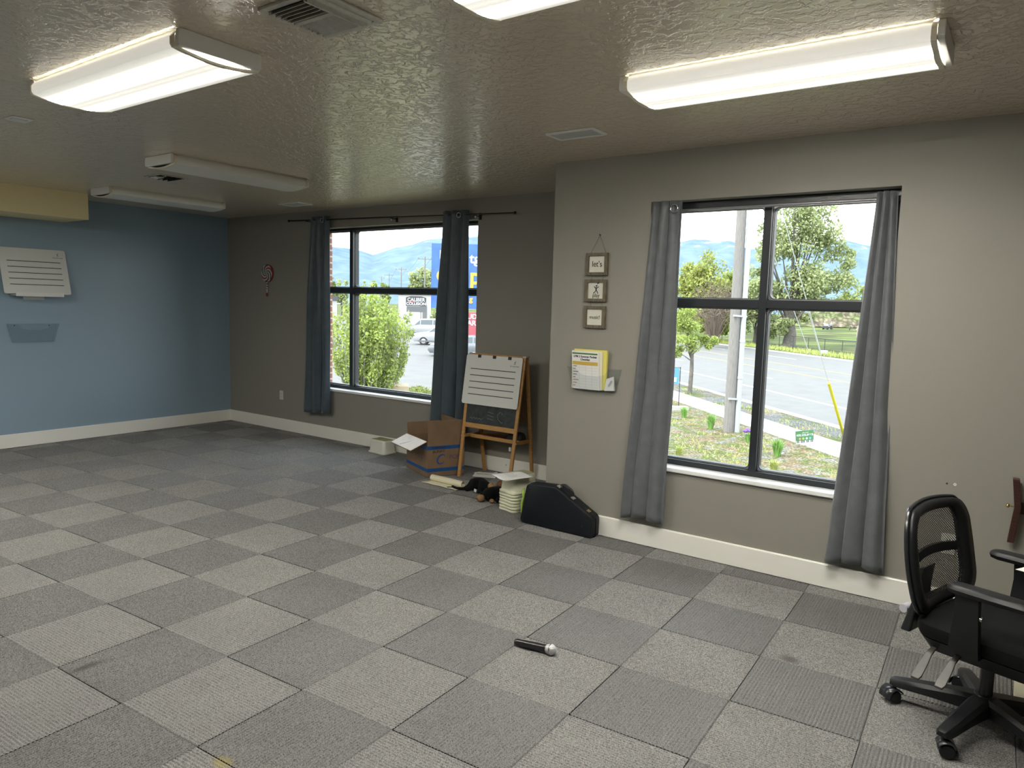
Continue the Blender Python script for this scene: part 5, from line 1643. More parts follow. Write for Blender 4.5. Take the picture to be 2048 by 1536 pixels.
text('sign_word', 'CALIBER', hh * .50, M_SWHT, cab, F @ Matrix.Translation((.02, zm_ + hh * .63, .06)), thick=.01, bold=.012, sx=.96)
text('sign_word', 'COLLISION', hh * .40, M_SWHT, cab, F @ Matrix.Translation((.02, zm_ + hh * .22, .06)), thick=.01, bold=.012, sx=1.0)
MB().box((-hw * .72, zm_ + hh * .40, .05), (-hw * .15, zm_ + hh * .47, .07), F).build('red_rule', mat('sign_red', (.25, .035, .035), .5), cab)
# blue and red pole sign behind the curtain
D_B = 50.0
dirc = Vector((ray(920, 600)[0], ray(920, 600)[1], 0)).normalized()
BPs = Vector((CAM[0], CAM[1], G)) + dirc * D_B; sb_ = px(BPs)
t = thing('pole_sign', 'tall blue and red roadside sign half hidden by the curtain', 'sign', BPs)
M_SBLUE = mat('sign_blue', (.025, .085, .27), .5, noise=(1.2, .25))
M_SYEL = mat('sign_yellow', (.42, .25, .03), .5)
M_SRED = mat('sign_red_panel', (.27, .05, .065), .5)
def sx_(u): return rel(BPs, u, 600, 1)[0] * RT.x + rel(BPs, u, 600, 1)[1] * RT.y
zb0, zb1 = zrow(BPs, 617), zrow(BPs, 488)
pan = MB().box((sx_(862), zb0, -.3), (sx_(990), zb1, .0), F).build('blue_panel', M_SBLUE, t)
z0_, z1_ = zrow(BPs, 684), zrow(BPs, 624)
red = MB().box((sx_(902), z0_, -.28), (sx_(990), z1_, .0), F).build('red_panel', M_SRED, t)
for u in (910, 980): MB().box((sx_(u), 0, -.25), (sx_(u) + .25, zb0, -.05), F).build('post', M_SWHT, t)
def sl2(s, u, v, hpx, m, par, b=.02): text('sign_letter', s, hpx * sb_ * 1.35, m, par, F @ Matrix.Translation((sx_(u), zrow(BPs, v), .01)), thick=.01, bold=b)
sl2('l', 880, 511, 17, M_SWHT, pan); sl2('tg', 948, 517, 20, M_SWHT, pan)
sl2('o', 884, 549, 34, M_SYEL, pan); sl2('p', 950, 553, 34, M_SYEL, pan, .04); sl2('g', 942, 598, 11, M_SYEL, pan)
sl2('UD', 945, 633, 10, M_SWHT, red, .012); sl2('ARI', 946, 646, 10, M_SWHT, red, .012)

# --- cars
M_TYRE = mat('tyre_rubber', (.02, .02, .02), .8); M_CGL = mat('car_glass', (.03, .04, .045), .12, spec=.8); M_CHR = mat('car_chrome', (.5, .5, .5), .2, metal=1)
def car(label, P, heading, paint_, kind, group='cars in the car park'):
    t = thing('car', label, 'car', P, math.atan2(heading.y, heading.x), group)
    if kind == 'suv': S = [(2.35, .45, .72, .73, .82), (2.25, .30, .92, .93, .90), (1.3, .26, 1.06, 1.07, .95), (1.0, .25, 1.10, 1.16, .96), (.35, .25, 1.12, 1.66, .96), (-.6, .25, 1.12, 1.74, .96), (-1.8, .26, 1.12, 1.70, .95), (-2.2, .30, 1.10, 1.50, .92), (-2.38, .42, 1.0, 1.02, .86)]
    elif kind == 'truck': S = [(2.75, .5, .80, .81, .85), (2.6, .35, 1.05, 1.06, .96), (1.4, .34, 1.15, 1.16, .98), (1.2, .34, 1.16, 1.24, .98), (.6, .34, 1.18, 1.82, .98), (-.7, .34, 1.18, 1.86, .98), (-1.05, .34, 1.18, 1.84, .98), (-1.15, .34, 1.18, 1.20, .98), (-2.7, .36, 1.15, 1.16, .98), (-2.8, .5, .9, .91, .9)]
    else: S = [(2.25, .40, .60, .61, .78), (2.12, .24, .76, .77, .86), (1.1, .22, .88, .89, .90), (.85, .22, .90, .94, .91), (.15, .22, .92, 1.38, .91), (-.7, .22, .92, 1.44, .91), (-1.35, .23, .94, 1.22, .90), (-1.75, .24, .95, .99, .89), (-2.2, .26, .92, .93, .84), (-2.32, .40, .75, .76, .78)]
    rings = []
    for x, zb, zl, zr, w in S:
        f_ = min(1, max(0, (zr - zl) / .5)); wr = w * (1 - .24 * f_)
        half = [(w * .92, zb), (w, zb + (zl - zb) * .35), (w, zb + (zl - zb) * .75), (w * .97, zl), (wr, zr - .03), (wr * .8, zr)]
        rings.append([(x, y, z) for y, z in half] + [(x, -y, z) for y, z in half[::-1]])
    MB().loft(rings).build('body', paint_, t, smooth=True, fixn=True)
    for s_ in (-1, 1):
        for i in range(len(S) - 1):
            a, b = S[i], S[i + 1]
            if max(a[3] - a[2], b[3] - b[2]) < .25 or min(a[3] - a[2], b[3] - b[2]) < .02: continue
            def pt(st, e):
                x, zb, zl, zr, w = st; f_ = min(1, max(0, (zr - zl) / .5)); wr = w * (1 - .24 * f_)
                y = (w * .97) * (1 - e) + wr * e + .012
                return (x, s_ * y, zl * (1 - e) + (zr - .03) * e)
            q = MB(); k = .04
            a2 = (a[0] - k, *a[1:]); b2 = (b[0] + k, *b[1:])
            q.add([pt(a2, .08), pt(b2, .08), pt(b2, .84), pt(a2, .84)], [(0, 1, 2, 3)]); q.build('side_window', M_CGL, t)
        for x in (S[2][0] + .15, S[-3][0] + (.1 if kind != 'truck' else -.9)):
            R = Matrix.Translation((x, s_ * (S[3][4] - .11), .34)) @ Matrix.Rotation(PI / 2, 4, 'X')
            wl = MB().lathe([(.2, -.11), (.32, -.11), (.345, -.08), (.345, .08), (.32, .11), (.2, .11)], 20, R).build('wheel', M_TYRE, t, smooth=True)
            MB().lathe([(.05, -.115), (.2, -.112), (.2, .112), (.05, .115)], 14, R).build('rim', M_CHR, wl)
        MB().box((S[1][0] - .10, s_ * S[1][4] * .60 - .16, S[1][2] - .26), (S[0][0] - .02, s_ * S[1][4] * .60 + .16, S[1][2] - .08)).build('headlight', mat('headlight_lens', (.35, .36, .38), .15), t, bevel=.03)
        MB().box((S[-1][0] - .0, s_ * .7 - .1, S[-1][2] - .2), (S[-1][0] + .12, s_ * .7 + .1, S[-1][2] - .02)).build('tail_light', mat('tail_red', (.25, .02, .02), .3), t)
    a, b = S[3], S[4]
    q = MB(); q.add([(a[0] + .02, -.74, a[3] + .01), (a[0] + .02, .74, a[3] + .01), (b[0] + .03, .62, b[3] - .05), (b[0] + .03, -.62, b[3] - .05)], [(0, 1, 2, 3)]); q.build('windscreen', M_CGL, t)
    MB().box((S[0][0] - .06, -.55, .38), (S[0][0] + .03, .55, .62)).build('grille', M_TYRE, t, bevel=.02)
    MB().box((-1.9, -S[3][4] - .01, .27), (1.9, S[3][4] + .01, .40)).build('sill_trim', mat('grey_sill', (.09, .09, .095), .6), t)
    return t
M_CW = mat('white_car_paint', (.27, .275, .28), .25); M_CSI = mat('silver_car_paint', (.15, .16, .17), .25, metal=.3)
HL = -RT
car('white sport utility car parked sideways beyond the bushy tree', gz(884, 690), HL, M_CW, 'suv')
car('white pickup truck parked behind the white sport utility car', gz(884, 680) + Vector((-6, 4.5, 0)), HL, M_CW, 'truck')
car('silver sedan parked nearest, half hidden by the slate curtain', gz(926, 713), HL, M_CSI, 'sedan')

# --- utility poles along the road, far window side
M_POLE = wood_mat('weathered_pole', (.115, .105, .10), (.165, .155, .145), (14, 14, 1.2), .9)
M_WIRE = mat('grey_wire', (.10, .10, .105), .6)
def utility_pole(label, u, vtop, dist):
    dirc = Vector((ray(u, 600)[0], ray(u, 600)[1], 0)).normalized()
    P = Vector((CAM[0], CAM[1], G)) + dirc * dist; h = zrow(P, vtop)
    t = thing('utility_pole', label, 'utility pole', P, 0, 'utility poles along the road')
    MB().tube([(0, 0, -.3), (0, 0, h)], [.16, .11], 10).build('pole', M_POLE, t, smooth=True)
    MB().bar(Vector((0, 0, h * .96)) - RT * 1.25, Vector((0, 0, h * .96)) + RT * 1.25, .12, .12).build('cross_arm', M_POLE, t)
    for k in (-1.1, -.4, .5, 1.1): MB().tube([Vector((0, 0, h * .96 + .05)) + RT * k, Vector((0, 0, h * .96 + .25)) + RT * k], .04, 6).build('insulator', M_SGRY, t)
    return P, h
P1 = utility_pole('wooden utility pole standing tallest next to the blue sign', 849, 513, 128)
P2 = utility_pole('wooden utility pole above the shop sign', 802, 535, 165)
P3 = utility_pole('smaller wooden utility pole over the bushy tree', 778, 547, 205)
P4 = utility_pole('smallest and farthest wooden utility pole over the bushy tree', 763, 553, 240)
for k, lab in ((-1.1, 'power wire sagging between the utility poles on their inner arm ends'), (1.1, 'power wire sagging between the utility poles on their outer arm ends')):
    pts = []
    chain = [P4, P3, P2, P1]
    for (A, ha), (B, hb) in zip(chain, chain[1:]):
        for i in range(9):
            f_ = i / 8; p = A * (1 - f_) + B * f_
            pts.append(Vector((p.x, p.y, G + (ha * (1 - f_) + hb * f_) * .96 + .25 - 1.6 * 4 * f_ * (1 - f_))) + RT * k)
    o = tag(MB().tube(pts, .022, 5).build('power_wire', M_WIRE), lab, 'wire', 'power wires')

# --- seen through the nearer window
PB = gz(1457, 863)
ph_ = 11.5
t = thing('utility_pole', 'big weathered wooden utility pole by the sidewalk with a grey conduit', 'utility pole', PB)
top_p = rel(PB, 1492, 410, 1); zt410 = top_p[2]
lean = Vector((0, 0, 0))
MB().tube([(0, 0, -.3), (0, 0, 4), (0, 0, ph_)], [.155, .145, .12], 18).build('pole', M_POLE, t, smooth=True)
for z in (8.9, 10.4): MB().bar(Vector((0, 0, z)) - NV * 1.3 + RT * 0, Vector((0, 0, z)) + NV * 1.3, .12, .12).build('cross_arm', M_POLE, t)
cu = RT * .205 + Vector((.05, -.06, 0))
M_COND = mat('grey_conduit', (.28, .30, .32), .5)
co = MB(); co.tube([Vector((0, 0, -.2)) + cu, Vector((0, 0, 2.2)) + cu, Vector((0, 0, 8.5)) + cu], .075, 14); co = co.build('conduit', M_COND, t, smooth=True)
for z in (1.55, 3.8, 2.6): MB().tube([Vector((0, 0, z)) + cu, Vector((0, 0, z + .07)) + cu], .086, 14).build('coupling', M_COND, co, smooth=True)
for z in (.98, 3.35): MB().bar(Vector((0, 0, z)) - RT * .08 + Vector((.08, -.16, 0)), Vector((0, 0, z - .02)) + cu + RT * .09 + Vector((0, -.02, 0)), .05, .05).build('bracket', M_COND, co)
# street tree
P = gz(1379, 786); h = height_for(P, 612) - G
o1 = rel(P, 1372, 668, h); o2 = rel(P, 1412, 680, h); o3 = rel(P, 1352, 700, h); o4 = rel(P, 1378, 635, h)
tree('street_tree', 'young bright green street tree between the sidewalk and the road', P, h,
     [(*o1, .20, .20, .24, 2), (*o2, .15, .15, .12, 1.2), (*o3, .12, .12, .14, 1), (*o4, .17, .17, .20, 1.4)], 5200, .055, M_LIME, .085, trunk_h=.55, branches=12)
# large cottonwood
P = gz(1576, 694); h = height_for(P, 375) - G
bl = [(*rel(P, u, v, h), r_, r_, rz_, w_) for u, v, r_, rz_, w_ in ((1590, 470, .15, .16, 2), (1640, 450, .13, .17, 1.6), (1545, 480, .12, .18, 1.5), (1610, 560, .17, .13, 2), (1680, 560, .12, .10, 1.1), (1550, 590, .12, .12, 1.2), (1662, 490, .10, .14, 1), (1690, 520, .07, .08, .5), (1600, 410, .14, .12, 1.2), (1560, 650, .10, .06, .8), (1600, 640, .10, .05, .6), (1515, 560, .08, .14, .8), (1640, 600, .14, .08, 1))]
tree('cottonwood_tree', 'largest airy green tree across the road with a thick grey trunk', P, h, bl, 19000, .17, M_GREY, .58, trunk_h=.16, branches=34, spread=1.5)
# trees across the road on the other side of the pole
def grove(label, u, vtop, vbase, wpx, m, n=3600, name='tree', size=.034, lobes=8, th=.2, bark=None):
    P = gz(u, vbase); h = height_for(P, vtop) - G; w_ = wpx * px(P) / h
    bl = [(0, 0, .55, w_ * .38, w_ * .38, .42, 3)]
    for k in range(lobes):
        a = 2 * PI * k / lobes + rng.uniform(-.3, .3); bl.append((.27 * w_ * math.cos(a), .27 * w_ * math.sin(a), rng.uniform(.16, .74), w_ * .22, w_ * .22, .20, 1))
    return tree(name, label, P, h, bl, n, h * size * .5, m, h * .022, 'trees across the road', th, 8, bark, spread=1.5)
grove('tall yellow green tree across the road beside the grey curtain', 1412, 484, 684, 92, M_YG, 9000)
grove('golden green tree across the road against the big utility pole', 1462, 512, 684, 70, M_LIME, 7000)
grove('mid green tree across the road right behind the young street tree', 1372, 500, 680, 60, M_YG, 6000)
grove('green tree across the road between the utility pole and the window bar', 1508, 515, 690, 62, M_GREY, 6000)
grove('deep green shrubby tree under the golden tree across the road', 1478, 585, 690, 46, M_DEEP, 2600)
grove('dark low tree between the large airy tree and the window bar', 1535, 600, 692, 44, M_DEEP, 2400)
# bare bush
P = gz(1426, 694); h = height_for(P, 556) - G
t = thing('bare_bush', 'leafless brown bush in front of the trees across the road', 'bush', P)
q = MB()
for k in range(90):
    a = rng.uniform(0, 2 * PI); e = rng.uniform(.15, 1.0)
    L_ = h * rng.uniform(.7, 1.0); rr = h * .55 * e
    m1 = Vector((rr * .35 * math.cos(a), rr * .35 * math.sin(a), L_ * .45)); m2 = Vector((rr * math.cos(a), rr * math.sin(a), L_ * (1 - .45 * e * e)))
    q.tube([(0, 0, 0), m1, m2], [.05, .026, .008], 4)
    for j in range(5):
        s_ = rng.uniform(.3, 1); b_ = m1 * (1 - s_) + m2 * s_; dv = Vector(rng.normal(size=3)) * h * .10; dv.z = abs(dv.z)
        q.tube([b_, b_ + dv], [.02, .008], 4)
q.build('twigs', M_TWIG, t)
# golf course side
def distant(label, u, vtop, dist, wpx, m, n=1500, name='tree'):
    return far_tree(label, u, vtop, 0, wpx, m, name=name, n=n, group='trees beyond the golf course', d_=dist, lobes=5)
distant('yellow green tree beyond the golf course next to the grey curtain', 1728, 552, 230, 44, M_YG, 2200)
distant('mid green tree beyond the golf course below the distant mountain', 1700, 572, 230, 48, M_MID, 2200)
distant('olive tree beyond the golf course behind the large airy tree', 1668, 590, 230, 46, M_MID, 1800)
distant('grey green tree beyond the golf course above the golf cart', 1640, 600, 230, 44, M_GREY, 1600)
distant('rounded green tree farthest along the golf course behind the curtain edge', 1752, 565, 230, 40, M_MID, 1500)
P = gz(1668, 655)
dirc = Vector((ray(1668, 640)[0], ray(1668, 640)[1], 0)).normalized()
P = Vector((CAM[0], CAM[1], G)) + dirc * 205
t = thing('scrub_bank', 'brown scrubby bank behind the golfers', 'bank', P)
q = MB(); vs = []
for i in range(25):
    for j in range(9):
        x = (i / 24 - .5) * 30; y = (j / 8 - .5) * 16
        z = 4.2 * max(0, 1 - (x / 15.5) ** 2) ** .8 * max(0, 1 - (y / 8.2) ** 2) * (1 + .25 * math.sin(x * 1.3 + y))
        p = RT * x + Vector((-RT.y, RT.x, 0)) * y; vs.append((p.x, p.y, z))
q.add(vs, [(i * 9 + j, (i + 1) * 9 + j, (i + 1) * 9 + j + 1, i * 9 + j + 1) for i in range(24) for j in range(8)])
q.build('earth', mixed_ground('brown_scrub', [(.17, .13, .105), (.14, .115, .08), (.10, .11, .05)], [.8, .3, .15]), t, smooth='all', fixn=True)
# chain fence
t = thing('fence', 'low black fence between the road verge and the golf course', 'fence', (0, 0, G))
M_FEN = mat('black_fence_paint', (.025, .027, .027), .5)
f0, f1 = gz(1425, 678), gz(1722, 713.5); f0.z = f1.z = 0
fd = (f1 - f0); nf = max(4, int(fd.length / 2.6)); fd = fd / nf
a0 = f0 - fd * 6
for k in range(nf + 10):
    p = a0 + fd * k
    MB().tube([p + Zv * -.1, p + Zv * 1.22], .035, 6).build('post', M_FEN, t)
MB().tube([a0 + Zv * 1.20, a0 + fd * (nf + 9) + Zv * 1.20], .028, 6).build('top_rail', M_FEN, t)
q = MB()
for k in range((nf + 9) * 14):
    p = a0 + fd * k / 14
    q.tube([p, p + fd * .30 + Zv * 1.2], .0045, 3, caps=False); q.tube([p + fd * .30, p + Zv * 1.2], .0045, 3, caps=False)
q.build('wire_mesh', M_FEN, t)
# golfers and cart
def golfer(label, P, shirt, trousers, face, lift=0):
    t = thing('person', label, 'person', P, face, 'golfers on the course')
    sk = mat('skin_tone', (.30, .20, .15), .6)
    J = [((0, 0, .95), (.15, .11)), ((0, 0, 1.20), (.15, .10)), ((0, 0, 1.42), (.16, .10)), ((0, 0, 1.54), .055), ((0.01, 0, 1.68), (.095, .085)),
         ((0, .20, 1.40), .055), ((.08, .26, 1.14), .045), ((.22, .18, .98), .036), ((.28, .10, .92), .035),
         ((0, -.20, 1.40), .055), ((.08, -.26, 1.14), .045), ((.22, -.12, .98), .036), ((.29, -.02, .92), .035),
         ((0, .10, .82), .095), ((.03, .12, .48), .07), ((0, .13, .10), .048), ((.14, .14, .04), .042),
         ((0, -.10, .82), .095), ((.03, -.13, .48), .07), ((0, -.14, .10), .048), ((.14, -.15, .04), .042)]
    Bn = [(0, 1), (1, 2), (2, 3), (3, 4), (2, 5), (5, 6), (6, 7), (7, 8), (2, 9), (9, 10), (10, 11), (11, 12), (0, 13), (13, 14), (14, 15), (15, 16), (0, 17), (17, 18), (18, 19), (19, 20)]
    skin('body', J, Bn, sk, t)
    skin('shirt', [(J[i][0], tuple(x * 1.12 for x in (J[i][1] if hasattr(J[i][1], '__len__') else (J[i][1],) * 2))) for i in (0, 1, 2, 5, 6, 9, 10)], [(0, 1), (1, 2), (2, 3), (3, 4), (2, 5), (5, 6)], shirt, t)
    skin('trousers', [(J[i][0], tuple(x * 1.12 for x in (J[i][1] if hasattr(J[i][1], '__len__') else (J[i][1],) * 2))) for i in (0, 13, 14, 15, 17, 18, 19)], [(0, 1), (1, 2), (2, 3), (0, 4), (4, 5), (5, 6)], trousers, t)
    MB().lathe([(.105, 1.70), (.10, 1.76), (.05, 1.80)], 14, Matrix.Translation((.01, 0, 0))).build('cap', shirt, t, smooth=True)
    return t
M_LB = mat('light_blue_cloth', (.12, .25, .36), .8); M_WC = mat('white_cloth', (.40, .40, .40), .8); M_DC = mat('dark_cloth', (.04, .04, .045), .8); M_KH = mat('khaki_cloth', (.24, .21, .16), .8)
gp = gz(1656, 664)
GD = 172.0
def on_course(u): 
    d = Vector((ray(u, 650)[0], ray(u, 650)[1], 0)).normalized(); return Vector((CAM[0], CAM[1], G + .02)) + d * GD
golfer('person in a pale top and dark trousers standing beside the golf cart', on_course(1649), M_WC, M_DC, 2.0)
golfer('person in a light blue top standing behind the golf cart', on_course(1662.5), M_LB, M_DC, -1.2)
d = Vector((ray(1717, 650)[0], ray(1717, 650)[1], 0)).normalized()
golfer('person in white standing alone on the grass by the curtain edge', Vector((CAM[0], CAM[1], G + .02)) + d * 118, M_WC, M_KH, 2.4)
cp = on_course(1655.5)
t = thing('golf_cart', 'dark golf cart between two persons on the grass', 'golf cart', cp, math.atan2(RT.y, RT.x) + .5)
MB().loft([[(x, -w, zb), (x, w, zb), (x, w, zt), (x, -w, zt)] for x, w, zb, zt in ((-1.1, .5, .35, .8), (-.9, .56, .28, .86), (0, .56, .28, .62), (.5, .56, .28, .6), (.8, .54, .28, .9), (1.15, .42, .35, .6))]).build('body', M_DC, t, fixn=True, bevel=.04)
MB().box((-.55, -.5, .6), (-.05, .5, .78)).build('seat', M_WC, t, bevel=.05); MB().box((-.62, -.5, .75), (-.5, .5, 1.2)).build('backrest', M_WC, t, bevel=.04)
for x in (-.75, .72):
    for y in (-.5, .5): MB().lathe([(.08, -.09), (.22, -.09), (.22, .09), (.08, .09)], 14, Matrix.Translation((x, y, .22)) @ Matrix.Rotation(PI / 2, 4, 'X')).build('wheel', M_TYRE, t)
t = thing('golf_bag', 'small golf bag stand alone on the grass right of the cart', 'golf bag', on_course(1699.5))
MB().tube([(0, 0, .05), (.25, 0, .85)], [.13, .14], 12).build('bag', M_DC, t, smooth=True)
for k in (-.05, 0, .05): MB().tube([(.24, k, .8), (.36, k * 1.5, 1.15)], .015, 6).build('club', M_SWHT, t)
for k in (-.25, .25): MB().tube([(.2, 0, .7), (.55, k, 0)], .014, 6).build('stand_leg', M_FEN, t)

# guy wires and guard
M_GUY = mat('galvanised_wire', (.34, .36, .34), .5)
for u0, v0, u1, v1, lab in ((1619, 708, 1440, 212, 'thin guy wire slanting to the far verge, the one nearer the window bar'), (1643, 710, 1500, 190, 'thin guy wire slanting to the far verge, the one nearer the grey curtain')):
    A = gz(u0, v0); d = Vector(ray(u1, v1)); k = 52 / -(ROT.T @ np.array(d))[2]; B = Vector(CAM) + d * k
    tag(MB().tube([A, B], .030, 6).build('guy_wire', M_GUY), lab, 'wire', 'guy wires')
A = gz(1648, 709)
t = thing('valve_box', 'small white utility box in the far verge grass at the foot of a guy wire', 'utility box', A)
MB().box((-.25, -.2, 0), (.25, .2, .35)).build('housing', M_SWHT, t, bevel=.03)
A = gz(1688, 872); d = Vector(ray(1657.5, 766)); c = Vector(CAM)
dn = d.normalized(); oc = c - A; bq = oc.dot(dn); cq = oc.dot(oc) - 2.45 ** 2; disc = bq * bq - cq
k = -bq - math.sqrt(max(0, disc)); B = c + dn * k
t = thing('guy_guard', 'bright yellow plastic guard leaning up from the verge on a guy wire', 'guy guard', A)
MB().tube([Vector((0, 0, 0)), (B - A)], .042, 10).build('sleeve', mat('safety_yellow', (.40, .36, .01), .5), t, smooth=True)
MB().tube([(B - A), (B - A) * 2.2], .008, 6).build('cable', M_GUY, t)
# blue sign on a black stake
P = gz(1357, 812)
t = thing('stake_sign', 'blue and white sign hung from a thin black stake beside the grey curtain', 'sign', P)
z1 = zrow(P, 734)
MB().tube([(0, 0, -.05), (0, 0, z1)], .018, 8).build('stake', M_FEN, t)
SF = frame_m((0, 0, 0), RT, (0, 0, 1))
w_ = 20 * px(P)
pn = MB().box((-w_ - .03, zrow(P, 768), -.02), (-.03, zrow(P, 736), 0), SF).build('panel', mat('sky_blue_panel', (.06, .20, .34), .5), t)
MB().box((-w_ * .62 - .03, zrow(P, 764), .0), (-w_ * .25 - .03, zrow(P, 755), .006), SF).build('white_block', M_SWHT, pn)
MB().bar((0, 0, z1 - .02), tuple(SF @ Vector((-w_ - .04, z1 - .02, 0))), .015, .015).build('arm', M_FEN, t)
# green yard sign with piano keys
P = gz(1610, 894)
t = thing('yard_sign', 'small green yard sign with a phone number and piano keys along its foot', 'sign', P)
tilt = math.atan2(-3.2, 37)
SF = frame_m((0, 0, 0), (RT * .80 + Vector((.26, -.26, 0)) * 0 + Vector((.10, .16, 0))), (0, 0, 1)) @ Matrix.Rotation(.10, 4, 'Z')
hw = 18.6 * px(P); z0, z1 = zrow(P, 887) , zrow(P, 861)
M_SGRN = mat('sign_green', (.03, .11, .035), .5)
bd = MB().box((-hw, z0, -.012), (hw, z1, 0), SF).build('board', M_SGRN, t)
H_ = z1 - z0
nk = 13
for k in range(nk):
    x0 = -hw + 2 * hw * k / nk
    MB().box((x0 + .002, z0, .0), (x0 + 2 * hw / nk - .002, z0 + H_ * .24, .003), SF).build('white_key', M_SWHT, bd)
for k in range(nk - 1):
    if k % 7 in (2, 6): continue
    x0 = -hw + 2 * hw * (k + 1) / nk
    MB().box((x0 - .012, z0 + H_ * .08, .003), (x0 + .012, z0 + H_ * .25, .005), SF).build('black_key', M_SBLK, bd)
text('phone_number', '435.232.0662', H_ * .21, M_SWHT, bd, SF @ Matrix.Translation((0, z0 + H_ * .66, .002)), bold=.002, sx=1.15)
text('small_print', 'play music', H_ * .12, M_SWHT, bd, SF @ Matrix.Translation((hw * .1, z0 + H_ * .85, .002)))
for k, c in enumerate(((.38, .17, .08), (.20, .34, .06), (.30, .38, .33), (.06, .24, .36))):
    MB().lathe([(H_ * .085, 0), (H_ * .085, .003)], 18, SF @ Matrix.Translation((hw * (-.55 + .38 * k), z0 + H_ * .39, .001))).build('dot', mat('sign_dot_%s' % 'orange green mint blue'.split()[k], c, .5), bd)
for x in (-hw * .6, hw * .6): MB().tube([tuple(SF @ Vector((x, z0 - .35, -.018))), tuple(SF @ Vector((x, z0 + H_ * .5, -.018)))], .006, 6).build('stake', M_FEN, t)
# grass clumps
M_BLADE = mat('blade_green', (.17, .33, .07), .6, noise=(4, .3), trans=.3)
M_BLADEY = mat('blade_yellow_green', (.30, .34, .09), .6, noise=(4, .3), trans=.3)
def tuft(name, label, u, v, hpx, wpx, m, n=90, cat='grass clump', group='grass clumps in the planting strip'):
    P = gz(u, v); s_ = px(P); hh_, ww_ = hpx * s_, wpx * s_ / 2
    t = thing(name, label, cat, P, 0, group)
    q = MB()
    for k in range(n):
        a = rng.uniform(0, 2 * PI); e = rng.uniform(0, 1) ** .7; L_ = hh_ * rng.uniform(.65, 1.1)
        d = Vector((math.cos(a), math.sin(a), 0)); sd = Vector((-d.y, d.x, 0)) * .012
        b0 = d * ww_ * .3 * e; b1 = d * ww_ * .62 * e + Zv * L_ * .6; b2 = d * ww_ * 1.1 * e + Zv * L_ * (1 - .25 * e)
        q.add([b0 - sd, b0 + sd, b1 + sd * .9, b1 - sd * .9, b2], [(0, 1, 2, 3), (3, 2, 4)])
    q.build('blades', m, t)
    return t
tuft('grass_clump', 'green grass clump beside the sidewalk near the blue stake sign', 1368, 835, 26, 26, M_BLADE)
tuft('grass_clump', 'dense green grass clump next to the big utility pole foot', 1421, 858, 34, 28, M_BLADE, 130)
tuft('grass_clump', 'large green grass clump in front of the green yard sign', 1554, 912, 38, 36, M_BLADE, 140)
tuft('grass_clump', 'small yellow green grass clump closest to the window sill, wide pane side', 1547, 943, 28, 30, M_BLADEY)
tuft('grass_clump', 'small yellow green grass clump low beside the grey curtain', 1358, 914, 26, 24, M_BLADEY)
t = tuft('iris_plant', 'purple flowering plant at the edge of the black window bar', 1496, 884, 22, 24, M_BLADE, 50, 'flower', None)
t['group'] = 'flowering plants' if False else ''
del t['group']
hh_ = 26 * px(gz(1496, 884))
for k in range(6):
    a = 1.05 * k; p = Vector((.10 * math.cos(a), .10 * math.sin(a), hh_ * (.8 + .05 * (k % 3))))
    q = MB()
    for j in range(5):
        b_ = 2 * PI * j / 5; q.ball(p + Vector((.025 * math.cos(b_), .025 * math.sin(b_), .01 * (j % 2))), (.026, .026, .035), 8, 6)
    q.build('blossom', mat('purple_petals', (.10, .04, .26), .6), t, smooth=True)
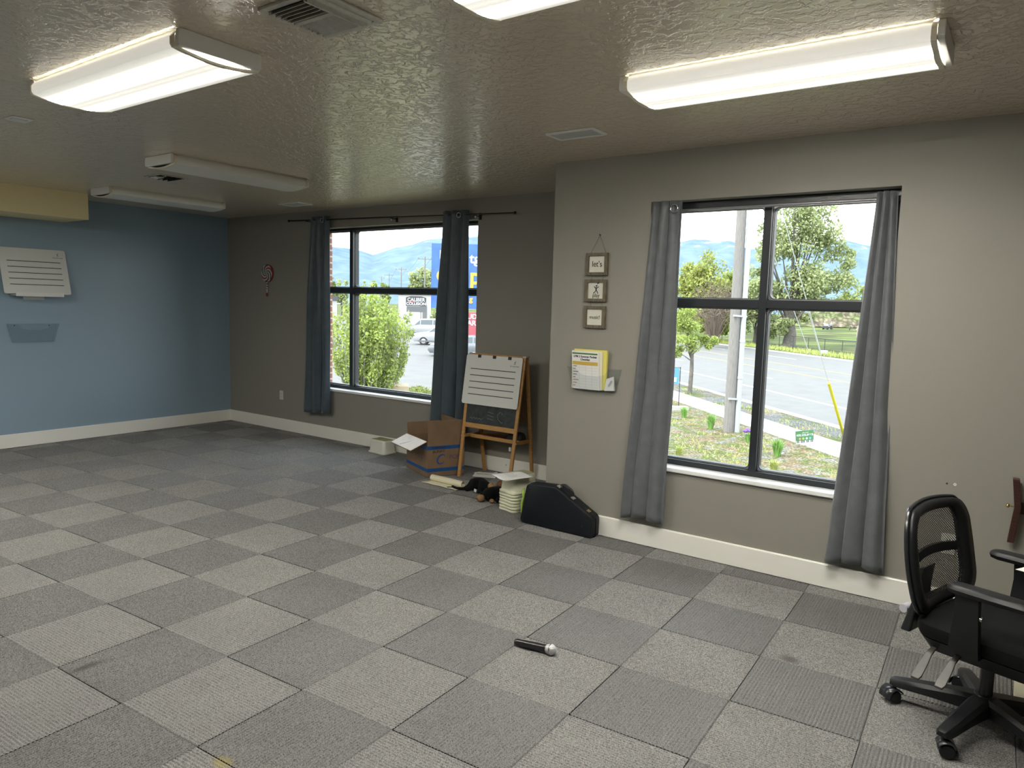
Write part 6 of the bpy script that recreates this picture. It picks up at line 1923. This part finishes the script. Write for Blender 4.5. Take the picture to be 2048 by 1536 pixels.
# long grass along the far verge
vs = []; N = 5200
tt_ = rng.uniform(-5, 95, N); ss_ = rng.uniform(36.0, 38.5, N); hh2 = rng.uniform(.12, .38, N)
q = MB()
for a, b, c in zip(tt_, ss_, hh2):
    p = Vector(ts(a, b, 0)); d = Vector((rng.uniform(-.1, .1), rng.uniform(-.1, .1), c)); s_ = RT * .05
    q.add([p - s_, p + s_, p + d], [(0, 1, 2)])
o = q.build('verge_grass', M_BLADEY); o['kind'] = 'stuff'; o['label'] = 'long unmown grass along the far side of the road'; o['category'] = 'grass'
vs = []; N = 9000
q = MB(); n_ = 0
while n_ < N:
    a, b = rng.uniform(-6, 24), rng.uniform(2, 14.2)
    p = Vector(ts(a, b, 0))
    if 11.5 < b < 12.8 or p.y < 2.4: continue
    nz = mnoise.noise(Vector((p.x * .7, p.y * .7, 1)))
    if nz < .08: 
        n_ += .25; continue
    c = rng.uniform(.03, .10); d = Vector((rng.uniform(-.05, .05), rng.uniform(-.05, .05), c)); s_ = RT * .012
    q.add([p - s_, p + s_, p + d], [(0, 1, 2)]); n_ += 1
o = q.build('weeds', M_BLADEY); o['kind'] = 'stuff'; o['label'] = 'short yellowing weeds sprouting through the gravel outside'; o['category'] = 'weeds'

# ================================================================== light
w = bpy.data.worlds.new('sky'); SC.world = w
w.use_nodes = True
t = w.node_tree
bg = t.nodes['Background']
tc = t.nodes.new('ShaderNodeTexCoord'); sp = t.nodes.new('ShaderNodeSeparateXYZ')
r = t.nodes.new('ShaderNodeValToRGB')
r.color_ramp.elements[0].position = 0; r.color_ramp.elements[0].color = (.97, .985, 1, 1)
r.color_ramp.elements[1].position = .55; r.color_ramp.elements[1].color = (.80, .90, 1, 1)
t.links.new(tc.outputs['Generated'], sp.inputs[0]); t.links.new(sp.outputs['Z'], r.inputs['Fac'])
t.links.new(r.outputs['Color'], bg.inputs['Color'])
bg.inputs['Strength'].default_value = 5.4
sl = bpy.data.lights.new('sun', 'SUN')
sl.energy = 6.2; sl.angle = math.radians(6); sl.color = (1, .96, .88)
so = bpy.data.objects.new('sun', sl); COL.objects.link(so)
so.rotation_euler = (math.radians(38), 0, math.radians(-25))   # from behind the building, high
SC.view_settings.view_transform = 'Standard'
SC.view_settings.look = 'None'
SC.view_settings.gamma = 1
SC.view_settings.exposure = 0.25
SC.view_settings.use_curve_mapping = False
cy = SC.cycles
cy.use_denoising = True
cy.max_bounces = 10; cy.diffuse_bounces = 6; cy.glossy_bounces = 4; cy.transparent_max_bounces = 24; cy.transmission_bounces = 6
cy.sample_clamp_indirect = 6
cy.caustics_reflective = False; cy.caustics_refractive = False
